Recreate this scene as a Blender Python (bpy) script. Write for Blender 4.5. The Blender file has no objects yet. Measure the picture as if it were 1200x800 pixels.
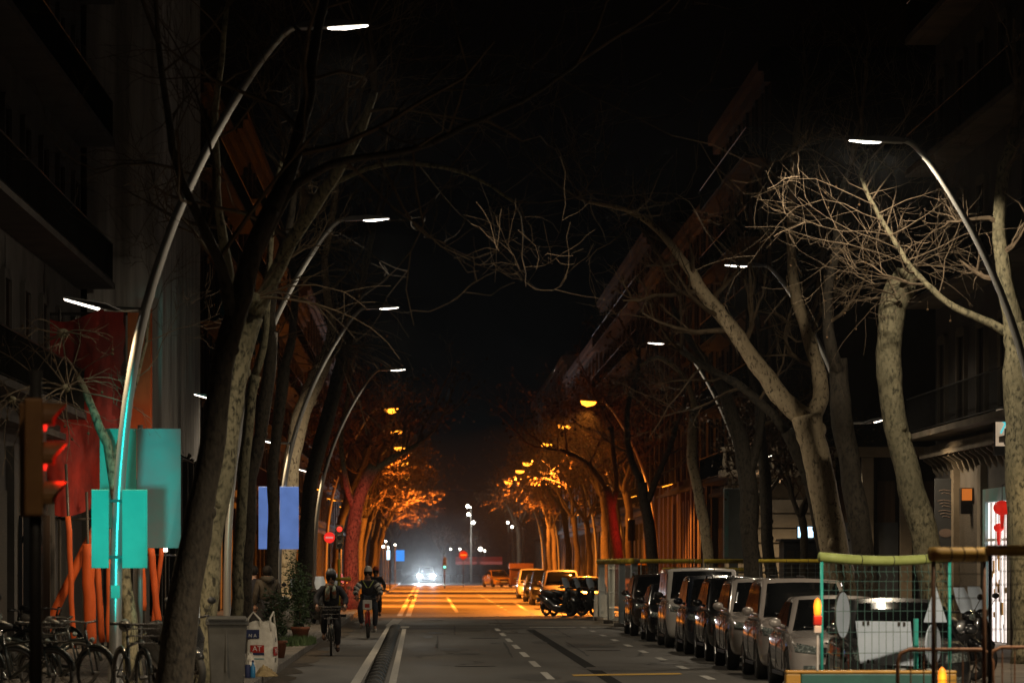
import bpy, bmesh, math, random
from mathutils import Vector, Matrix, Euler
from mathutils.bvhtree import BVHTree
V = Vector
PI = math.pi
R = math.radians
random.seed(7)
sc = bpy.context.scene
col = sc.collection
# ---------------------------------------------------------------- camera
F, H, CX, CY = 4450.0, 1.9, 500.0, 661.0      # focal length in photo pixels, eye height, vanishing point
cam = bpy.data.cameras.new('camera')
camo = bpy.data.objects.new('camera', cam)
col.objects.link(camo)
camo.location = (0, 0, H)
camo.rotation_euler = (R(90), 0, 0)
cam.sensor_width = 36
cam.lens = F / 1200 * 36
cam.shift_x = 100 / 1200
cam.shift_y = 261 / 1200
cam.clip_start = 1
cam.clip_end = 3000
cam.dof.use_dof = True
cam.dof.focus_distance = 80
cam.dof.aperture_fstop = 3.2
sc.camera = camo


def P(px, py, Y):
    return V(((px - CX) * Y / F, Y, H - (py - CY) * Y / F))


def X(px, Y):
    return (px - CX) * Y / F


# ---------------------------------------------------------------- materials
def nt(m):
    m.use_nodes = True
    t = m.node_tree
    return t, t.nodes, t.links, t.nodes['Principled BSDF']


def pm(name, c1, c2=None, scale=4.0, rough=0.7, metal=0.0, bump=0.0, coat=0.0, stretch=None, lo=0.35, hi=0.65, detail=6, bscale=None, spec=None, rvar=0.1):
    m = bpy.data.materials.new(name)
    t, n, l, b = nt(m)
    b.inputs['Roughness'].default_value = rough
    b.inputs['Metallic'].default_value = metal
    b.inputs['Coat Weight'].default_value = coat
    b.inputs['Coat Roughness'].default_value = 0.05
    if spec is not None:
        b.inputs['Specular IOR Level'].default_value = spec
    if c2 is None:
        c2 = tuple(x * 0.78 for x in c1)
    tc = n.new('ShaderNodeTexCoord')
    mp = n.new('ShaderNodeMapping')
    if stretch:
        mp.inputs['Scale'].default_value = stretch
    l.new(tc.outputs['Object'], mp.inputs['Vector'])
    no = n.new('ShaderNodeTexNoise')
    no.inputs['Scale'].default_value = scale
    no.inputs['Detail'].default_value = detail
    no.inputs['Roughness'].default_value = 0.62
    l.new(mp.outputs[0], no.inputs['Vector'])
    mr = n.new('ShaderNodeMapRange')
    mr.inputs[1].default_value = lo
    mr.inputs[2].default_value = hi
    l.new(no.outputs['Fac'], mr.inputs[0])
    mx = n.new('ShaderNodeMix')
    mx.data_type = 'RGBA'
    mx.inputs[6].default_value = (*c1, 1)
    mx.inputs[7].default_value = (*c2, 1)
    l.new(mr.outputs[0], mx.inputs[0])
    l.new(mx.outputs[2], b.inputs['Base Color'])
    if rvar:
        r2 = n.new('ShaderNodeMapRange')
        r2.inputs[3].default_value = max(0.02, rough - rvar)
        r2.inputs[4].default_value = min(1, rough + rvar)
        l.new(no.outputs['Fac'], r2.inputs[0])
        l.new(r2.outputs[0], b.inputs['Roughness'])
    if bump:
        nb = no
        if bscale:
            nb = n.new('ShaderNodeTexNoise')
            nb.inputs['Scale'].default_value = bscale
            nb.inputs['Detail'].default_value = 5
            l.new(mp.outputs[0], nb.inputs['Vector'])
        bp = n.new('ShaderNodeBump')
        bp.inputs['Strength'].default_value = bump
        bp.inputs['Distance'].default_value = 0.02
        l.new(nb.outputs['Fac'], bp.inputs['Height'])
        l.new(bp.outputs[0], b.inputs['Normal'])
    return m


def em(name, c, s, base=(0.1, 0.1, 0.1), sample=False, var=0.0):
    m = bpy.data.materials.new(name)
    t, n, l, b = nt(m)
    b.inputs['Base Color'].default_value = (*base, 1)
    b.inputs['Emission Color'].default_value = (*c, 1)
    b.inputs['Emission Strength'].default_value = s
    b.inputs['Roughness'].default_value = 0.5
    if var:
        tc = n.new('ShaderNodeTexCoord')
        no = n.new('ShaderNodeTexNoise')
        no.inputs['Scale'].default_value = 3
        l.new(tc.outputs['Object'], no.inputs['Vector'])
        mr = n.new('ShaderNodeMapRange')
        mr.inputs[1].default_value = 0.3
        mr.inputs[2].default_value = 0.7
        mr.inputs[3].default_value = s * (1 - var)
        mr.inputs[4].default_value = s * (1 + var)
        l.new(no.outputs['Fac'], mr.inputs[0])
        l.new(mr.outputs[0], b.inputs['Emission Strength'])
    m.cycles.emission_sampling = 'AUTO' if sample else 'NONE'
    return m


def asphalt(name, c1, c2, rough):
    m = bpy.data.materials.new(name)
    t, n, l, b = nt(m)
    tc = n.new('ShaderNodeTexCoord')
    a = n.new('ShaderNodeTexNoise')
    a.inputs['Scale'].default_value = 60
    a.inputs['Detail'].default_value = 4
    l.new(tc.outputs['Object'], a.inputs['Vector'])
    mp = n.new('ShaderNodeMapping')
    mp.inputs['Scale'].default_value = (0.9, 0.09, 1)
    l.new(tc.outputs['Object'], mp.inputs['Vector'])
    c = n.new('ShaderNodeTexNoise')
    c.inputs['Scale'].default_value = 1.1
    c.inputs['Detail'].default_value = 7
    l.new(mp.outputs[0], c.inputs['Vector'])
    mp2 = n.new('ShaderNodeMapping')
    mp2.inputs['Scale'].default_value = (0.12, 0.16, 1)
    l.new(tc.outputs['Object'], mp2.inputs['Vector'])
    d = n.new('ShaderNodeTexNoise')
    d.inputs['Scale'].default_value = 1.0
    d.inputs['Detail'].default_value = 6
    l.new(mp2.outputs[0], d.inputs['Vector'])
    ad = n.new('ShaderNodeMath')
    ad.operation = 'ADD'
    l.new(c.outputs['Fac'], ad.inputs[0])
    l.new(d.outputs['Fac'], ad.inputs[1])
    ad2 = n.new('ShaderNodeMath')
    ad2.operation = 'MULTIPLY_ADD'
    ad2.inputs[1].default_value = 0.4
    l.new(a.outputs['Fac'], ad2.inputs[0])
    l.new(ad.outputs[0], ad2.inputs[2])
    mr = n.new('ShaderNodeMapRange')
    mr.inputs[1].default_value = 0.85
    mr.inputs[2].default_value = 1.5
    l.new(ad2.outputs[0], mr.inputs[0])
    mx = n.new('ShaderNodeMix')
    mx.data_type = 'RGBA'
    mx.inputs[6].default_value = (*c1, 1)
    mx.inputs[7].default_value = (*c2, 1)
    l.new(mr.outputs[0], mx.inputs[0])
    l.new(mx.outputs[2], b.inputs['Base Color'])
    r = n.new('ShaderNodeMapRange')
    r.inputs[3].default_value = rough - 0.1
    r.inputs[4].default_value = rough + 0.1
    l.new(mr.outputs[0], r.inputs[0])
    l.new(r.outputs[0], b.inputs['Roughness'])
    bp = n.new('ShaderNodeBump')
    bp.inputs['Strength'].default_value = 0.35
    bp.inputs['Distance'].default_value = 0.01
    l.new(a.outputs['Fac'], bp.inputs['Height'])
    l.new(bp.outputs[0], b.inputs['Normal'])
    return m


def bark(name, light, mid, dark):
    m = bpy.data.materials.new(name)
    t, n, l, b = nt(m)
    b.inputs['Roughness'].default_value = 0.85
    tc = n.new('ShaderNodeTexCoord')
    mp = n.new('ShaderNodeMapping')
    mp.inputs['Scale'].default_value = (1, 1, 0.55)
    l.new(tc.outputs['Object'], mp.inputs['Vector'])
    no = n.new('ShaderNodeTexNoise')
    no.inputs['Scale'].default_value = 17
    no.inputs['Detail'].default_value = 4
    no.inputs['Distortion'].default_value = 0.5
    l.new(mp.outputs[0], no.inputs['Vector'])
    n2 = n.new('ShaderNodeTexNoise')
    n2.inputs['Scale'].default_value = 1.7
    n2.inputs['Detail'].default_value = 3
    l.new(mp.outputs[0], n2.inputs['Vector'])
    r1 = n.new('ShaderNodeValToRGB')
    e = r1.color_ramp.elements
    e[0].position = 0.37
    e[0].color = (*dark, 1)
    e[1].position = 0.545
    e[1].color = (*light, 1)
    x = e.new(0.41)
    x.color = (*mid, 1)
    x = e.new(0.50)
    x.color = tuple((a + c) / 2 for a, c in zip(mid, light)) + (1,)
    l.new(no.outputs['Fac'], r1.inputs[0])
    mx = n.new('ShaderNodeMix')
    mx.data_type = 'RGBA'
    mr = n.new('ShaderNodeMapRange')
    mr.inputs[1].default_value = 0.4
    mr.inputs[2].default_value = 0.7
    mr.inputs[4].default_value = 0.75
    l.new(n2.outputs['Fac'], mr.inputs[0])
    l.new(mr.outputs[0], mx.inputs[0])
    l.new(r1.outputs[0], mx.inputs[6])
    mx.inputs[7].default_value = (*mid, 1)
    l.new(mx.outputs[2], b.inputs['Base Color'])
    n3 = n.new('ShaderNodeTexNoise')
    n3.inputs['Scale'].default_value = 22
    n3.inputs['Detail'].default_value = 4
    l.new(mp.outputs[0], n3.inputs['Vector'])
    bp = n.new('ShaderNodeBump')
    bp.inputs['Strength'].default_value = 0.6
    bp.inputs['Distance'].default_value = 0.03
    l.new(n3.outputs['Fac'], bp.inputs['Height'])
    l.new(bp.outputs[0], b.inputs['Normal'])
    return m


M = {}
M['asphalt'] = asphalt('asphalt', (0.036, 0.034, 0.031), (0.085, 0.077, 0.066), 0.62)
M['asphalt_far'] = asphalt('glow_bright_asphalt', (0.09, 0.086, 0.08), (0.15, 0.142, 0.13), 0.55)  # paler far road: brightness of the orange pool put into the colour
M['patch'] = pm('fresh_tar', (0.012, 0.012, 0.012), (0.022, 0.021, 0.02), 8, 0.75)
M['tar'] = pm('tar_strip', (0.006, 0.006, 0.006), (0.01, 0.01, 0.01), 9, 0.9, spec=.15)
M['stain'] = pm('oil_stain', (0.022, 0.021, 0.02), (0.034, 0.032, 0.03), 6, 0.5)
M['cyc'] = asphalt('bike_lane_asphalt', (0.034, 0.032, 0.03), (0.056, 0.052, 0.048), 0.62)
M['pave'] = pm('paving', (0.16, 0.14, 0.125), (0.09, 0.08, 0.07), 2.5, 0.8, bump=0.4, bscale=30)
M['kerb'] = pm('kerb_stone', (0.22, 0.2, 0.18), (0.1, 0.09, 0.08), 3, 0.8, bump=0.3, bscale=20)
M['dirt'] = pm('gutter_dirt', (0.09, 0.065, 0.04), (0.03, 0.024, 0.018), 5, 0.95, bump=0.6)
M['white_mark'] = pm('road_white', (0.62, 0.6, 0.56), (0.3, 0.29, 0.27), 7, 0.7, lo=0.3, hi=0.75)
M['yellow_mark'] = pm('road_yellow', (0.7, 0.42, 0.05), (0.45, 0.26, 0.04), 6, 0.7)
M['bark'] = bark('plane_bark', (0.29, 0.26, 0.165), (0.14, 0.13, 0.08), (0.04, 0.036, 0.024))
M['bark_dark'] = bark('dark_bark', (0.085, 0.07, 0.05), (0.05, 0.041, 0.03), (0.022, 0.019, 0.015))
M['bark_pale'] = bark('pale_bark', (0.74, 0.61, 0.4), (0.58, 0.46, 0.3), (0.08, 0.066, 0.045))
M['bark_far'] = bark('far_dim_bark', (0.1, 0.076, 0.05), (0.055, 0.043, 0.03), (0.03, 0.025, 0.018))  # darker copy for far trees, their dimness put into the colour
M['twig_far'] = pm('far_dim_twig', (0.15, 0.085, 0.05), (0.08, 0.045, 0.028), 2, 0.9)  # dimness and red cast of the far trees put into the colour
M['twig'] = pm('twig', (0.17, 0.12, 0.07), (0.09, 0.062, 0.036), 6, 0.85)
M['twig_pale'] = pm('pale_twig', (0.22, 0.165, 0.11), (0.11, 0.08, 0.052), 6, 0.85)
M['leaf_dry'] = pm('dry_leaf', (0.1, 0.055, 0.022), (0.045, 0.03, 0.012), 9, 0.85)
M['leaf'] = pm('leaf', (0.05, 0.085, 0.03), (0.025, 0.05, 0.018), 9, 0.6)
M['pole'] = pm('galvanised_steel', (0.5, 0.5, 0.48), (0.38, 0.38, 0.37), 3, 0.36, metal=0.6, stretch=(1, 1, 0.2))
M['lamp_body'] = pm('lamp_grey', (0.16, 0.16, 0.16), (0.1, 0.1, 0.1), 4, 0.5, metal=0.3)
M['led'] = em('led_white', (1.0, 0.92, 0.78), 9)
M['led_dim'] = em('led_white_small', (1.0, 0.9, 0.75), 7)
M['sodium'] = em('sodium_orange', (1.0, 0.3, 0.02), 5.5)
M['cold'] = em('cold_lamp', (1.0, 0.93, 0.75), 22)
M['headlight_on'] = em('headlamp_glow', (0.85, 0.95, 1.0), 2500)
M['black'] = pm('black_plastic', (0.012, 0.012, 0.013), (0.022, 0.022, 0.023), 6, 0.45)
M['rubber'] = pm('rubber', (0.014, 0.014, 0.014), (0.03, 0.029, 0.028), 12, 0.75, bump=0.3)
M['reflect_grey'] = pm('reflector_grey', (.2, .2, .19), None, 9, .6)
M['reflect_blue'] = pm('reflector_blue', (.05, .14, .26), None, 9, .55)
M['wire_green'] = pm('green_wire', (0.1, 0.21, 0.19), (0.07, 0.15, 0.135), 5, 0.5)
M['faint_print'] = pm('faint_print', (.16, .12, .11), None, 9, .6)
M['rim'] = pm('alloy', (0.34, 0.34, 0.35), (0.2, 0.2, 0.2), 9, 0.35, metal=0.8)
M['chrome'] = pm('chrome', (0.6, 0.6, 0.6), (0.5, 0.5, 0.5), 5, 0.15, metal=1, rvar=0.05)
M['glass'] = pm('dark_glass', (0.006, 0.007, 0.008), (0.01, 0.011, 0.012), 2, 0.06, rvar=0.03, spec=0.6)
M['lens'] = pm('lamp_lens', (0.1, 0.12, 0.115), (0.3, 0.34, 0.33), 26, 0.08, rvar=0.05, coat=1.0, lo=.48, hi=.6)
M['taillens'] = pm('red_lens', (0.3, 0.01, 0.008), (0.2, 0.008, 0.006), 14, 0.15)
M['plate'] = pm('number_plate', (0.6, 0.6, 0.58), (0.5, 0.5, 0.48), 10, 0.5)
M['red'] = pm('red_paint', (0.42, 0.02, 0.012), (0.3, 0.016, 0.01), 4, 0.5)
M['white'] = pm('white_paint', (0.72, 0.71, 0.68), (0.55, 0.54, 0.52), 4, 0.5)
M['orange'] = pm('orange_foam', (0.6, 0.095, 0.01), (0.38, 0.058, 0.007), 3, 0.7, bump=0.3, stretch=(1, 1, 0.3))
M['yellow_foam'] = pm('yellow_foam', (0.75, 0.58, 0.05), (0.55, 0.4, 0.035), 5, 0.65, bump=0.3)
M['olive_foam'] = pm('green_yellow_foam', (0.42, 0.5, 0.16), (0.3, 0.36, 0.1), 5, 0.6, bump=0.2)
M['ochre_foam'] = pm('ochre_foam', (0.62, 0.37, 0.07), (0.45, 0.26, 0.05), 4, 0.6, bump=0.3)
M['teal'] = pm('teal_lit_metal', (0.05, 0.55, 0.46), (0.035, 0.42, 0.36), 4, 0.45, metal=0.2)  # green signal light on the fence posts put into the metal's colour
M['teal_lit_panel'] = pm('teal_lit_panel', (0.1, 0.58, 0.48), (0.07, 0.46, 0.39), 1.2, 0.55)  # teal of the green signal light put into the panels' colour
M['panel_grey'] = pm('panel_grey', (0.15, 0.42, 0.42), (0.26, 0.32, 0.34), 1.5, 0.55)
M['sign_back'] = pm('sign_back', (0.68, 0.78, 0.92), (0.58, 0.68, 0.82), 3, 0.45)
M['blue_banner'] = em('glowing_blue', (0.13, 0.24, 0.62), 0.62, (0.2, 0.3, 0.6), var=0.12)  # emission added in place of light falling on the panels
M['wire_pale'] = pm('pale_fence_wire', (0.5, 0.56, 0.6), (0.4, 0.45, 0.48), 5, 0.5)
M['wire'] = pm('fence_wire', (0.22, 0.26, 0.26), (0.15, 0.18, 0.18), 5, 0.45, metal=0.6)
M['steel_dark'] = pm('dark_steel', (0.07, 0.062, 0.055), (0.045, 0.04, 0.036), 4, 0.5, metal=0.4)
M['rust'] = pm('rusty_tube', (0.2, 0.085, 0.035), (0.1, 0.045, 0.02), 7, 0.65, metal=0.2)
M['bin'] = pm('bin_grey', (0.075, 0.075, 0.072), (0.05, 0.05, 0.048), 4, 0.55)
M['bag'] = pm('woven_bag', (0.8, 0.76, 0.68), (0.6, 0.56, 0.48), 9, 0.8, bump=0.5)
M['cloth_tan'] = pm('tan_rag', (0.45, 0.34, 0.17), (0.28, 0.2, 0.1), 8, 0.9, bump=0.5)
M['navy'] = pm('navy_print', (0.02, 0.03, 0.1), None, 9, 0.7)
M['blue_plastic'] = pm('blue_plastic', (0.03, 0.2, 0.42), None, 9, 0.4)
M['skin'] = pm('skin', (0.42, 0.25, 0.18), (0.36, 0.2, 0.14), 10, 0.55)
M['hair'] = pm('dark_hair', (0.007, 0.005, 0.004), (0.014, 0.01, 0.008), 40, 0.7, spec=.25)
M['jacket_dark'] = pm('dark_jacket', (0.016, 0.016, 0.024), (0.03, 0.03, 0.04), 12, 0.85, bump=0.5)
M['jacket_olive'] = pm('olive_jacket', (0.06, 0.048, 0.034), (0.032, 0.026, 0.02), 7, 0.85, bump=0.6)
M['jeans'] = pm('jeans', (0.022, 0.028, 0.045), (0.035, 0.042, 0.06), 20, 0.85, bump=0.3)
M['trouser'] = pm('dark_trousers', (0.015, 0.015, 0.018), (0.028, 0.027, 0.03), 12, 0.85, bump=0.3)
M['shoe'] = pm('shoe_white', (0.45, 0.43, 0.4), (0.3, 0.29, 0.27), 9, 0.7)
M['shoe_dark'] = pm('shoe_brown', (0.12, 0.05, 0.03), (0.07, 0.03, 0.02), 9, 0.6)
M['helmet_grey'] = pm('helmet_grey', (0.14, 0.15, 0.17), (0.09, 0.1, 0.12), 5, 0.35)
M['scarf'] = pm('patterned_scarf', (0.3, 0.36, 0.3), (0.28, 0.1, 0.05), 16, 0.9, lo=0.45, hi=0.55)
M['bike_red'] = pm('bike_red', (0.5, 0.03, 0.015), None, 4, 0.35, coat=0.5)
M['bike_dark'] = pm('bike_dark', (0.01, 0.016, 0.018), None, 4, 0.35, coat=0.5)
M['stone'] = pm('facade_stone', (0.2, 0.165, 0.125), (0.12, 0.1, 0.075), 0.8, 0.85, bump=0.3, bscale=12)
M['stone_grey'] = pm('grey_stone', (0.1, 0.09, 0.085), (0.06, 0.055, 0.052), 0.9, 0.85, bump=0.3, bscale=14)
M['shade_dark_rough'] = pm('rough_shade_dark_render', (0.013, 0.011, 0.01), (0.008, 0.007, 0.006), 0.8, 0.85, bump=0.3, bscale=14)  # near-black too: darkness of the far fronts put into the colour
M['shade_dark'] = pm('shade_dark_render', (0.013, 0.011, 0.01), (0.008, 0.007, 0.006), 0.8, 0.9)  # near-black: the dark of unlit upper storeys put into the colour
M['wood'] = pm('brown_cladding', (0.05, 0.026, 0.014), (0.022, 0.011, 0.006), 2.2, 0.7, stretch=(6, 6, 0.2))
M['shutter'] = pm('shutter', (0.06, 0.05, 0.04), (0.035, 0.03, 0.025), 3, 0.7, stretch=(1, 1, 12))
M['iron'] = pm('wrought_iron', (0.012, 0.012, 0.012), None, 6, 0.5, metal=0.5)
M['net'] = pm('debris_net', (0.7, 0.67, 0.63), (0.3, 0.285, 0.27), 1.4, 0.9, bump=0.6, stretch=(3.5, 3.5, 0.16), lo=0.3, hi=0.7)
M['tarp_red'] = pm('red_tarp', (0.45, 0.024, 0.012), (0.18, 0.012, 0.008), 1.4, 0.75, bump=0.7, stretch=(1.6, 1.6, 0.6))
M['sig_body'] = pm('signal_housing', (0.4, 0.19, 0.06), (0.28, 0.12, 0.04), 3, 0.6)
M['sig_red'] = em('signal_red', (1.0, 0.02, 0.01), 2)
M['sig_green'] = em('signal_green', (0.05, 1.0, 0.6), 9)
M['sig_green_dim'] = em('signal_green_far', (0.1, 1.0, 0.7), 2.5)
M['amber'] = em('amber_beacon', (1.0, 0.26, 0.015), 1.5, (0.6, 0.2, 0.02), var=0.5)
M['sign_red_lit'] = em('no_entry_red', (1.0, 0.03, 0.02), 0.9, (0.5, 0.02, 0.015))
M['sign_white_lit'] = em('no_entry_bar', (1.0, 0.4, 0.35), 0.6, (0.6, 0.5, 0.5))
M['shop_light'] = em('shop_interior', (1.0, 0.86, 0.8), 1.6, (0.7, 0.7, 0.7), sample=True, var=0.35)
M['screen'] = em('bright_screen', (0.5, 0.78, 1.0), 2.4, var=0.3)
M['sign_blue'] = em('blue_sign', (0.05, 0.3, 0.9), 1.1)
M['lantern'] = em('lantern_red', (1.0, 0.03, 0.015), 0.4, (0.5, 0.02, 0.015), var=0.4)
M['sign_cream'] = em('cream_lightbox', (1.0, 0.75, 0.5), 0.4, (0.5, 0.45, 0.4), var=0.2)
M['sign_teal'] = em('teal_stroke', (0.1, 0.8, 0.85), 0.8)
M['wall_lamp'] = em('orange_wall_lamp', (1.0, 0.25, 0.03), 0.5)
M['terracotta'] = pm('terracotta', (0.3, 0.1, 0.05), (0.2, 0.07, 0.035), 6, 0.8)
M['grass'] = pm('grass', (0.04, 0.085, 0.02), (0.025, 0.05, 0.015), 8, 0.7)
M['barrier_green'] = pm('barrier_green', (0.03, 0.13, 0.11), (0.02, 0.09, 0.08), 3, 0.5)
M['barrier_yellow'] = pm('barrier_yellow', (0.55, 0.3, 0.04), (0.4, 0.2, 0.03), 4, 0.5)
M['dumpster'] = pm('dumpster_brown', (0.2, 0.09, 0.04), (0.13, 0.06, 0.03), 3, 0.6)
M['slate'] = pm('grey_cabinet', (0.24, 0.28, 0.29), (0.18, 0.21, 0.22), 2, 0.5)
M['kiosk'] = pm('kiosk_dark', (0.03, 0.035, 0.045), (0.02, 0.024, 0.032), 2, 0.6)


def paint(name, c, metal=0.35):
    return pm(name, c, tuple(x * 0.9 for x in c), 3, 0.25, metal=metal, coat=1.0, rvar=0.06)


PAINT = {
    'silver': paint('paint_silver', (0.5, 0.455, 0.43), 0.2),
    'champ': paint('paint_champagne', (0.46, 0.41, 0.385), 0.2),
    'white': paint('paint_white', (0.68, 0.65, 0.61), 0.0),
    'black': paint('paint_black', (0.012, 0.013, 0.016), 0.2),
    'navy': paint('paint_navy', (0.014, 0.02, 0.034), 0.3),
    'brown': paint('paint_brown', (0.07, 0.05, 0.042), 0.4),
    'grey': paint('paint_grey', (0.05, 0.052, 0.056), 0.4),
    'yellow': paint('paint_yellow', (0.5, 0.28, 0.03), 0.0),
}


# ---------------------------------------------------------------- mesh builder
class MB:
    def __init__(s):
        s.v = []
        s.f = []

    def add(s, vs, fs, mat=None):
        o = len(s.v)
        s.v += [tuple(mat @ V(p)) if mat else tuple(p) for p in vs]
        s.f += [tuple(i + o for i in f) for f in fs]
        return s

    def box(s, c, d, rot=None):
        x, y, z = d[0] / 2, d[1] / 2, d[2] / 2
        m = Matrix.Translation(V(c))
        if rot:
            m = m @ Euler(rot).to_matrix().to_4x4()
        return s.add([(-x, -y, -z), (x, -y, -z), (x, y, -z), (-x, y, -z), (-x, -y, z), (x, -y, z), (x, y, z), (-x, y, z)],
                     [(0, 3, 2, 1), (4, 5, 6, 7), (0, 1, 5, 4), (1, 2, 6, 5), (2, 3, 7, 6), (3, 0, 4, 7)], m)

    def bb(s, a, b):
        return s.box([(p + q) / 2 for p, q in zip(a, b)], [abs(q - p) for p, q in zip(a, b)])

    def tube(s, pts, rad, sides=8, cap=True, jag=0.0):
        pts = [V(p) for p in pts]
        n = len(pts)
        if not hasattr(rad, '__len__'):
            rad = [rad] * n
        o = len(s.v)
        up = None
        for i, p in enumerate(pts):
            t = (pts[min(i + 1, n - 1)] - pts[max(i - 1, 0)])
            if t.length < 1e-9:
                t = V((0, 0, 1))
            t.normalize()
            if up is None:
                up = V((1, 0, 0)) if abs(t.x) < 0.8 else V((0, 1, 0))
            a = t.cross(up)
            if a.length < 1e-6:
                a = t.orthogonal()
            a.normalize()
            b = t.cross(a)
            up = -b if False else a.cross(t)
            up = up if up.length > 1e-6 else V((1, 0, 0))
            for k in range(sides):
                g = 2 * PI * k / sides
                r = rad[i]
                if jag:
                    r *= 1 + jag * random.uniform(-1, 1)
                q = p + (a * math.cos(g) + b * math.sin(g)) * r
                s.v.append((q.x, q.y, q.z))
        for i in range(n - 1):
            for k in range(sides):
                k2 = (k + 1) % sides
                s.f.append((o + i * sides + k, o + i * sides + k2, o + (i + 1) * sides + k2, o + (i + 1) * sides + k))
        if cap:
            s.f.append(tuple(o + k for k in range(sides)))
            s.f.append(tuple(o + (n - 1) * sides + k for k in reversed(range(sides))))
        return s

    def lathe(s, prof, c=(0, 0, 0), axis='Z', sides=16, sc3=(1, 1, 1)):
        o = len(s.v)
        n = len(prof)
        for r, h in prof:
            for k in range(sides):
                g = 2 * PI * k / sides
                x, y, z = r * math.cos(g), r * math.sin(g), h
                if axis == 'X':
                    x, y, z = z, x, y
                elif axis == 'Y':
                    x, y, z = y, z, x
                s.v.append((c[0] + x * sc3[0], c[1] + y * sc3[1], c[2] + z * sc3[2]))
        for i in range(n - 1):
            for k in range(sides):
                k2 = (k + 1) % sides
                s.f.append((o + i * sides + k, o + i * sides + k2, o + (i + 1) * sides + k2, o + (i + 1) * sides + k))
        s.f.append(tuple(o + k for k in reversed(range(sides))))
        s.f.append(tuple(o + (n - 1) * sides + k for k in range(sides)))
        return s

    def ball(s, c, r, seg=10, rings=7):
        if not hasattr(r, '__len__'):
            r = (r, r, r)
        prof = [(max(1e-4, math.sin(PI * i / rings)), -math.cos(PI * i / rings)) for i in range(rings + 1)]
        return s.lathe([(a, b) for a, b in prof], c, 'Z', seg, r)

    def torus(s, c, R1, r, axis='X', n=24, m=8):
        o = len(s.v)
        for i in range(n):
            a = 2 * PI * i / n
            for k in range(m):
                b = 2 * PI * k / m
                q = R1 + r * math.cos(b)
                u, v, w = q * math.cos(a), q * math.sin(a), r * math.sin(b)
                p = {'X': (w, u, v), 'Y': (u, w, v), 'Z': (u, v, w)}[axis]
                s.v.append((c[0] + p[0], c[1] + p[1], c[2] + p[2]))
        for i in range(n):
            for k in range(m):
                i2, k2 = (i + 1) % n, (k + 1) % m
                s.f.append((o + i * m + k, o + i2 * m + k, o + i2 * m + k2, o + i * m + k2))
        return s

    def prism(s, poly, y0, y1, plane='XZ'):
        """polygon extruded; plane XZ -> along y, YZ -> along x, XY -> along z"""
        n = len(poly)
        o = len(s.v)
        for d in (y0, y1):
            for a, b in poly:
                s.v.append({'XZ': (a, d, b), 'YZ': (d, a, b), 'XY': (a, b, d)}[plane])
        s.f.append(tuple(o + i for i in range(n)))
        s.f.append(tuple(o + n + i for i in reversed(range(n))))
        for i in range(n):
            j = (i + 1) % n
            s.f.append((o + i, o + n + i, o + n + j, o + j))
        return s

    def mesh(s, name, mat, smooth=False):
        me = bpy.data.meshes.new(name)
        me.from_pydata(s.v, [], s.f)
        if mat:
            me.materials.append(M[mat] if isinstance(mat, str) else mat)
        if smooth:
            me.polygons.foreach_set('use_smooth', [True] * len(me.polygons))
        bm = bmesh.new()
        bm.from_mesh(me)
        bmesh.ops.recalc_face_normals(bm, faces=bm.faces)
        bm.to_mesh(me)
        bm.free()
        me.update()
        return me

    def build(s, name, mat, parent=None, smooth=False, bevel=0.0, loc=None):
        ob = bpy.data.objects.new(name, s.mesh(name, mat, smooth))
        col.objects.link(ob)
        if parent:
            ob.parent = parent
        if loc is not None:
            ob.location = loc
        if bevel:
            b = ob.modifiers.new('bevel', 'BEVEL')
            b.width = bevel
            b.segments = 2
            b.limit_method = 'ANGLE'
        return ob


def tag(o, label, cat, group=None):
    o['label'] = label
    o['category'] = cat
    if group:
        o['group'] = group
    return o


def thing(name, label, cat, loc=(0, 0, 0), rz=0.0, group=None):
    o = bpy.data.objects.new(name, None)
    col.objects.link(o)
    o.location = loc
    o.rotation_euler = (0, 0, rz)
    return tag(o, label, cat, group)


KIDS = {}


def kids(o):
    return [c for c in o.children]


def copy_tree(o, parent=None, idx=None):
    if idx is None:
        idx = {}
        for q in bpy.data.objects:
            if q.parent:
                idx.setdefault(q.parent.name, []).append(q)
    c = o.copy()
    col.objects.link(c)
    c.parent = parent
    for ch in idx.get(o.name, ()):
        copy_tree(ch, c, idx)
    return c


def dup(o, loc, rz, label, group=None, s=1.0):
    c = copy_tree(o)
    c.location = loc
    c.rotation_euler = (0, 0, rz)
    c.scale = (s, s, s)
    c['label'] = label
    if group:
        c['group'] = group
    return c


def struct(name, mb, mat, **k):
    o = mb.build(name, mat, **k)
    o['kind'] = 'structure'
    return o


def spot(name, loc, target, watts, color, size=140, blend=0.6, radius=0.12, parent=None):
    l = bpy.data.lights.new(name, 'SPOT')
    l.energy = watts
    l.color = color
    l.spot_size = R(size)
    l.spot_blend = blend
    l.shadow_soft_size = radius
    o = bpy.data.objects.new(name, l)
    col.objects.link(o)
    o.location = loc
    o.rotation_euler = (V(target) - V(loc)).to_track_quat('-Z', 'Y').to_euler()
    if parent:
        o.parent = parent
    return o


def textpart(body, size, mat, parent, loc, rot=(R(90), 0, 0), name='lettering', depth=0.003):
    c = bpy.data.curves.new('lettering', 'FONT')
    c.body = body
    c.size = size
    c.extrude = depth
    c.align_x = 'CENTER'
    c.align_y = 'CENTER'
    t = bpy.data.objects.new('tmp', c)
    col.objects.link(t)
    dg = bpy.context.evaluated_depsgraph_get()
    me = bpy.data.meshes.new_from_object(t.evaluated_get(dg))
    bpy.data.objects.remove(t)
    me.materials.clear()
    me.materials.append(M[mat])
    o = bpy.data.objects.new(name, me)
    col.objects.link(o)
    o.location = loc
    o.rotation_euler = rot
    o.parent = parent
    return o


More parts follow.
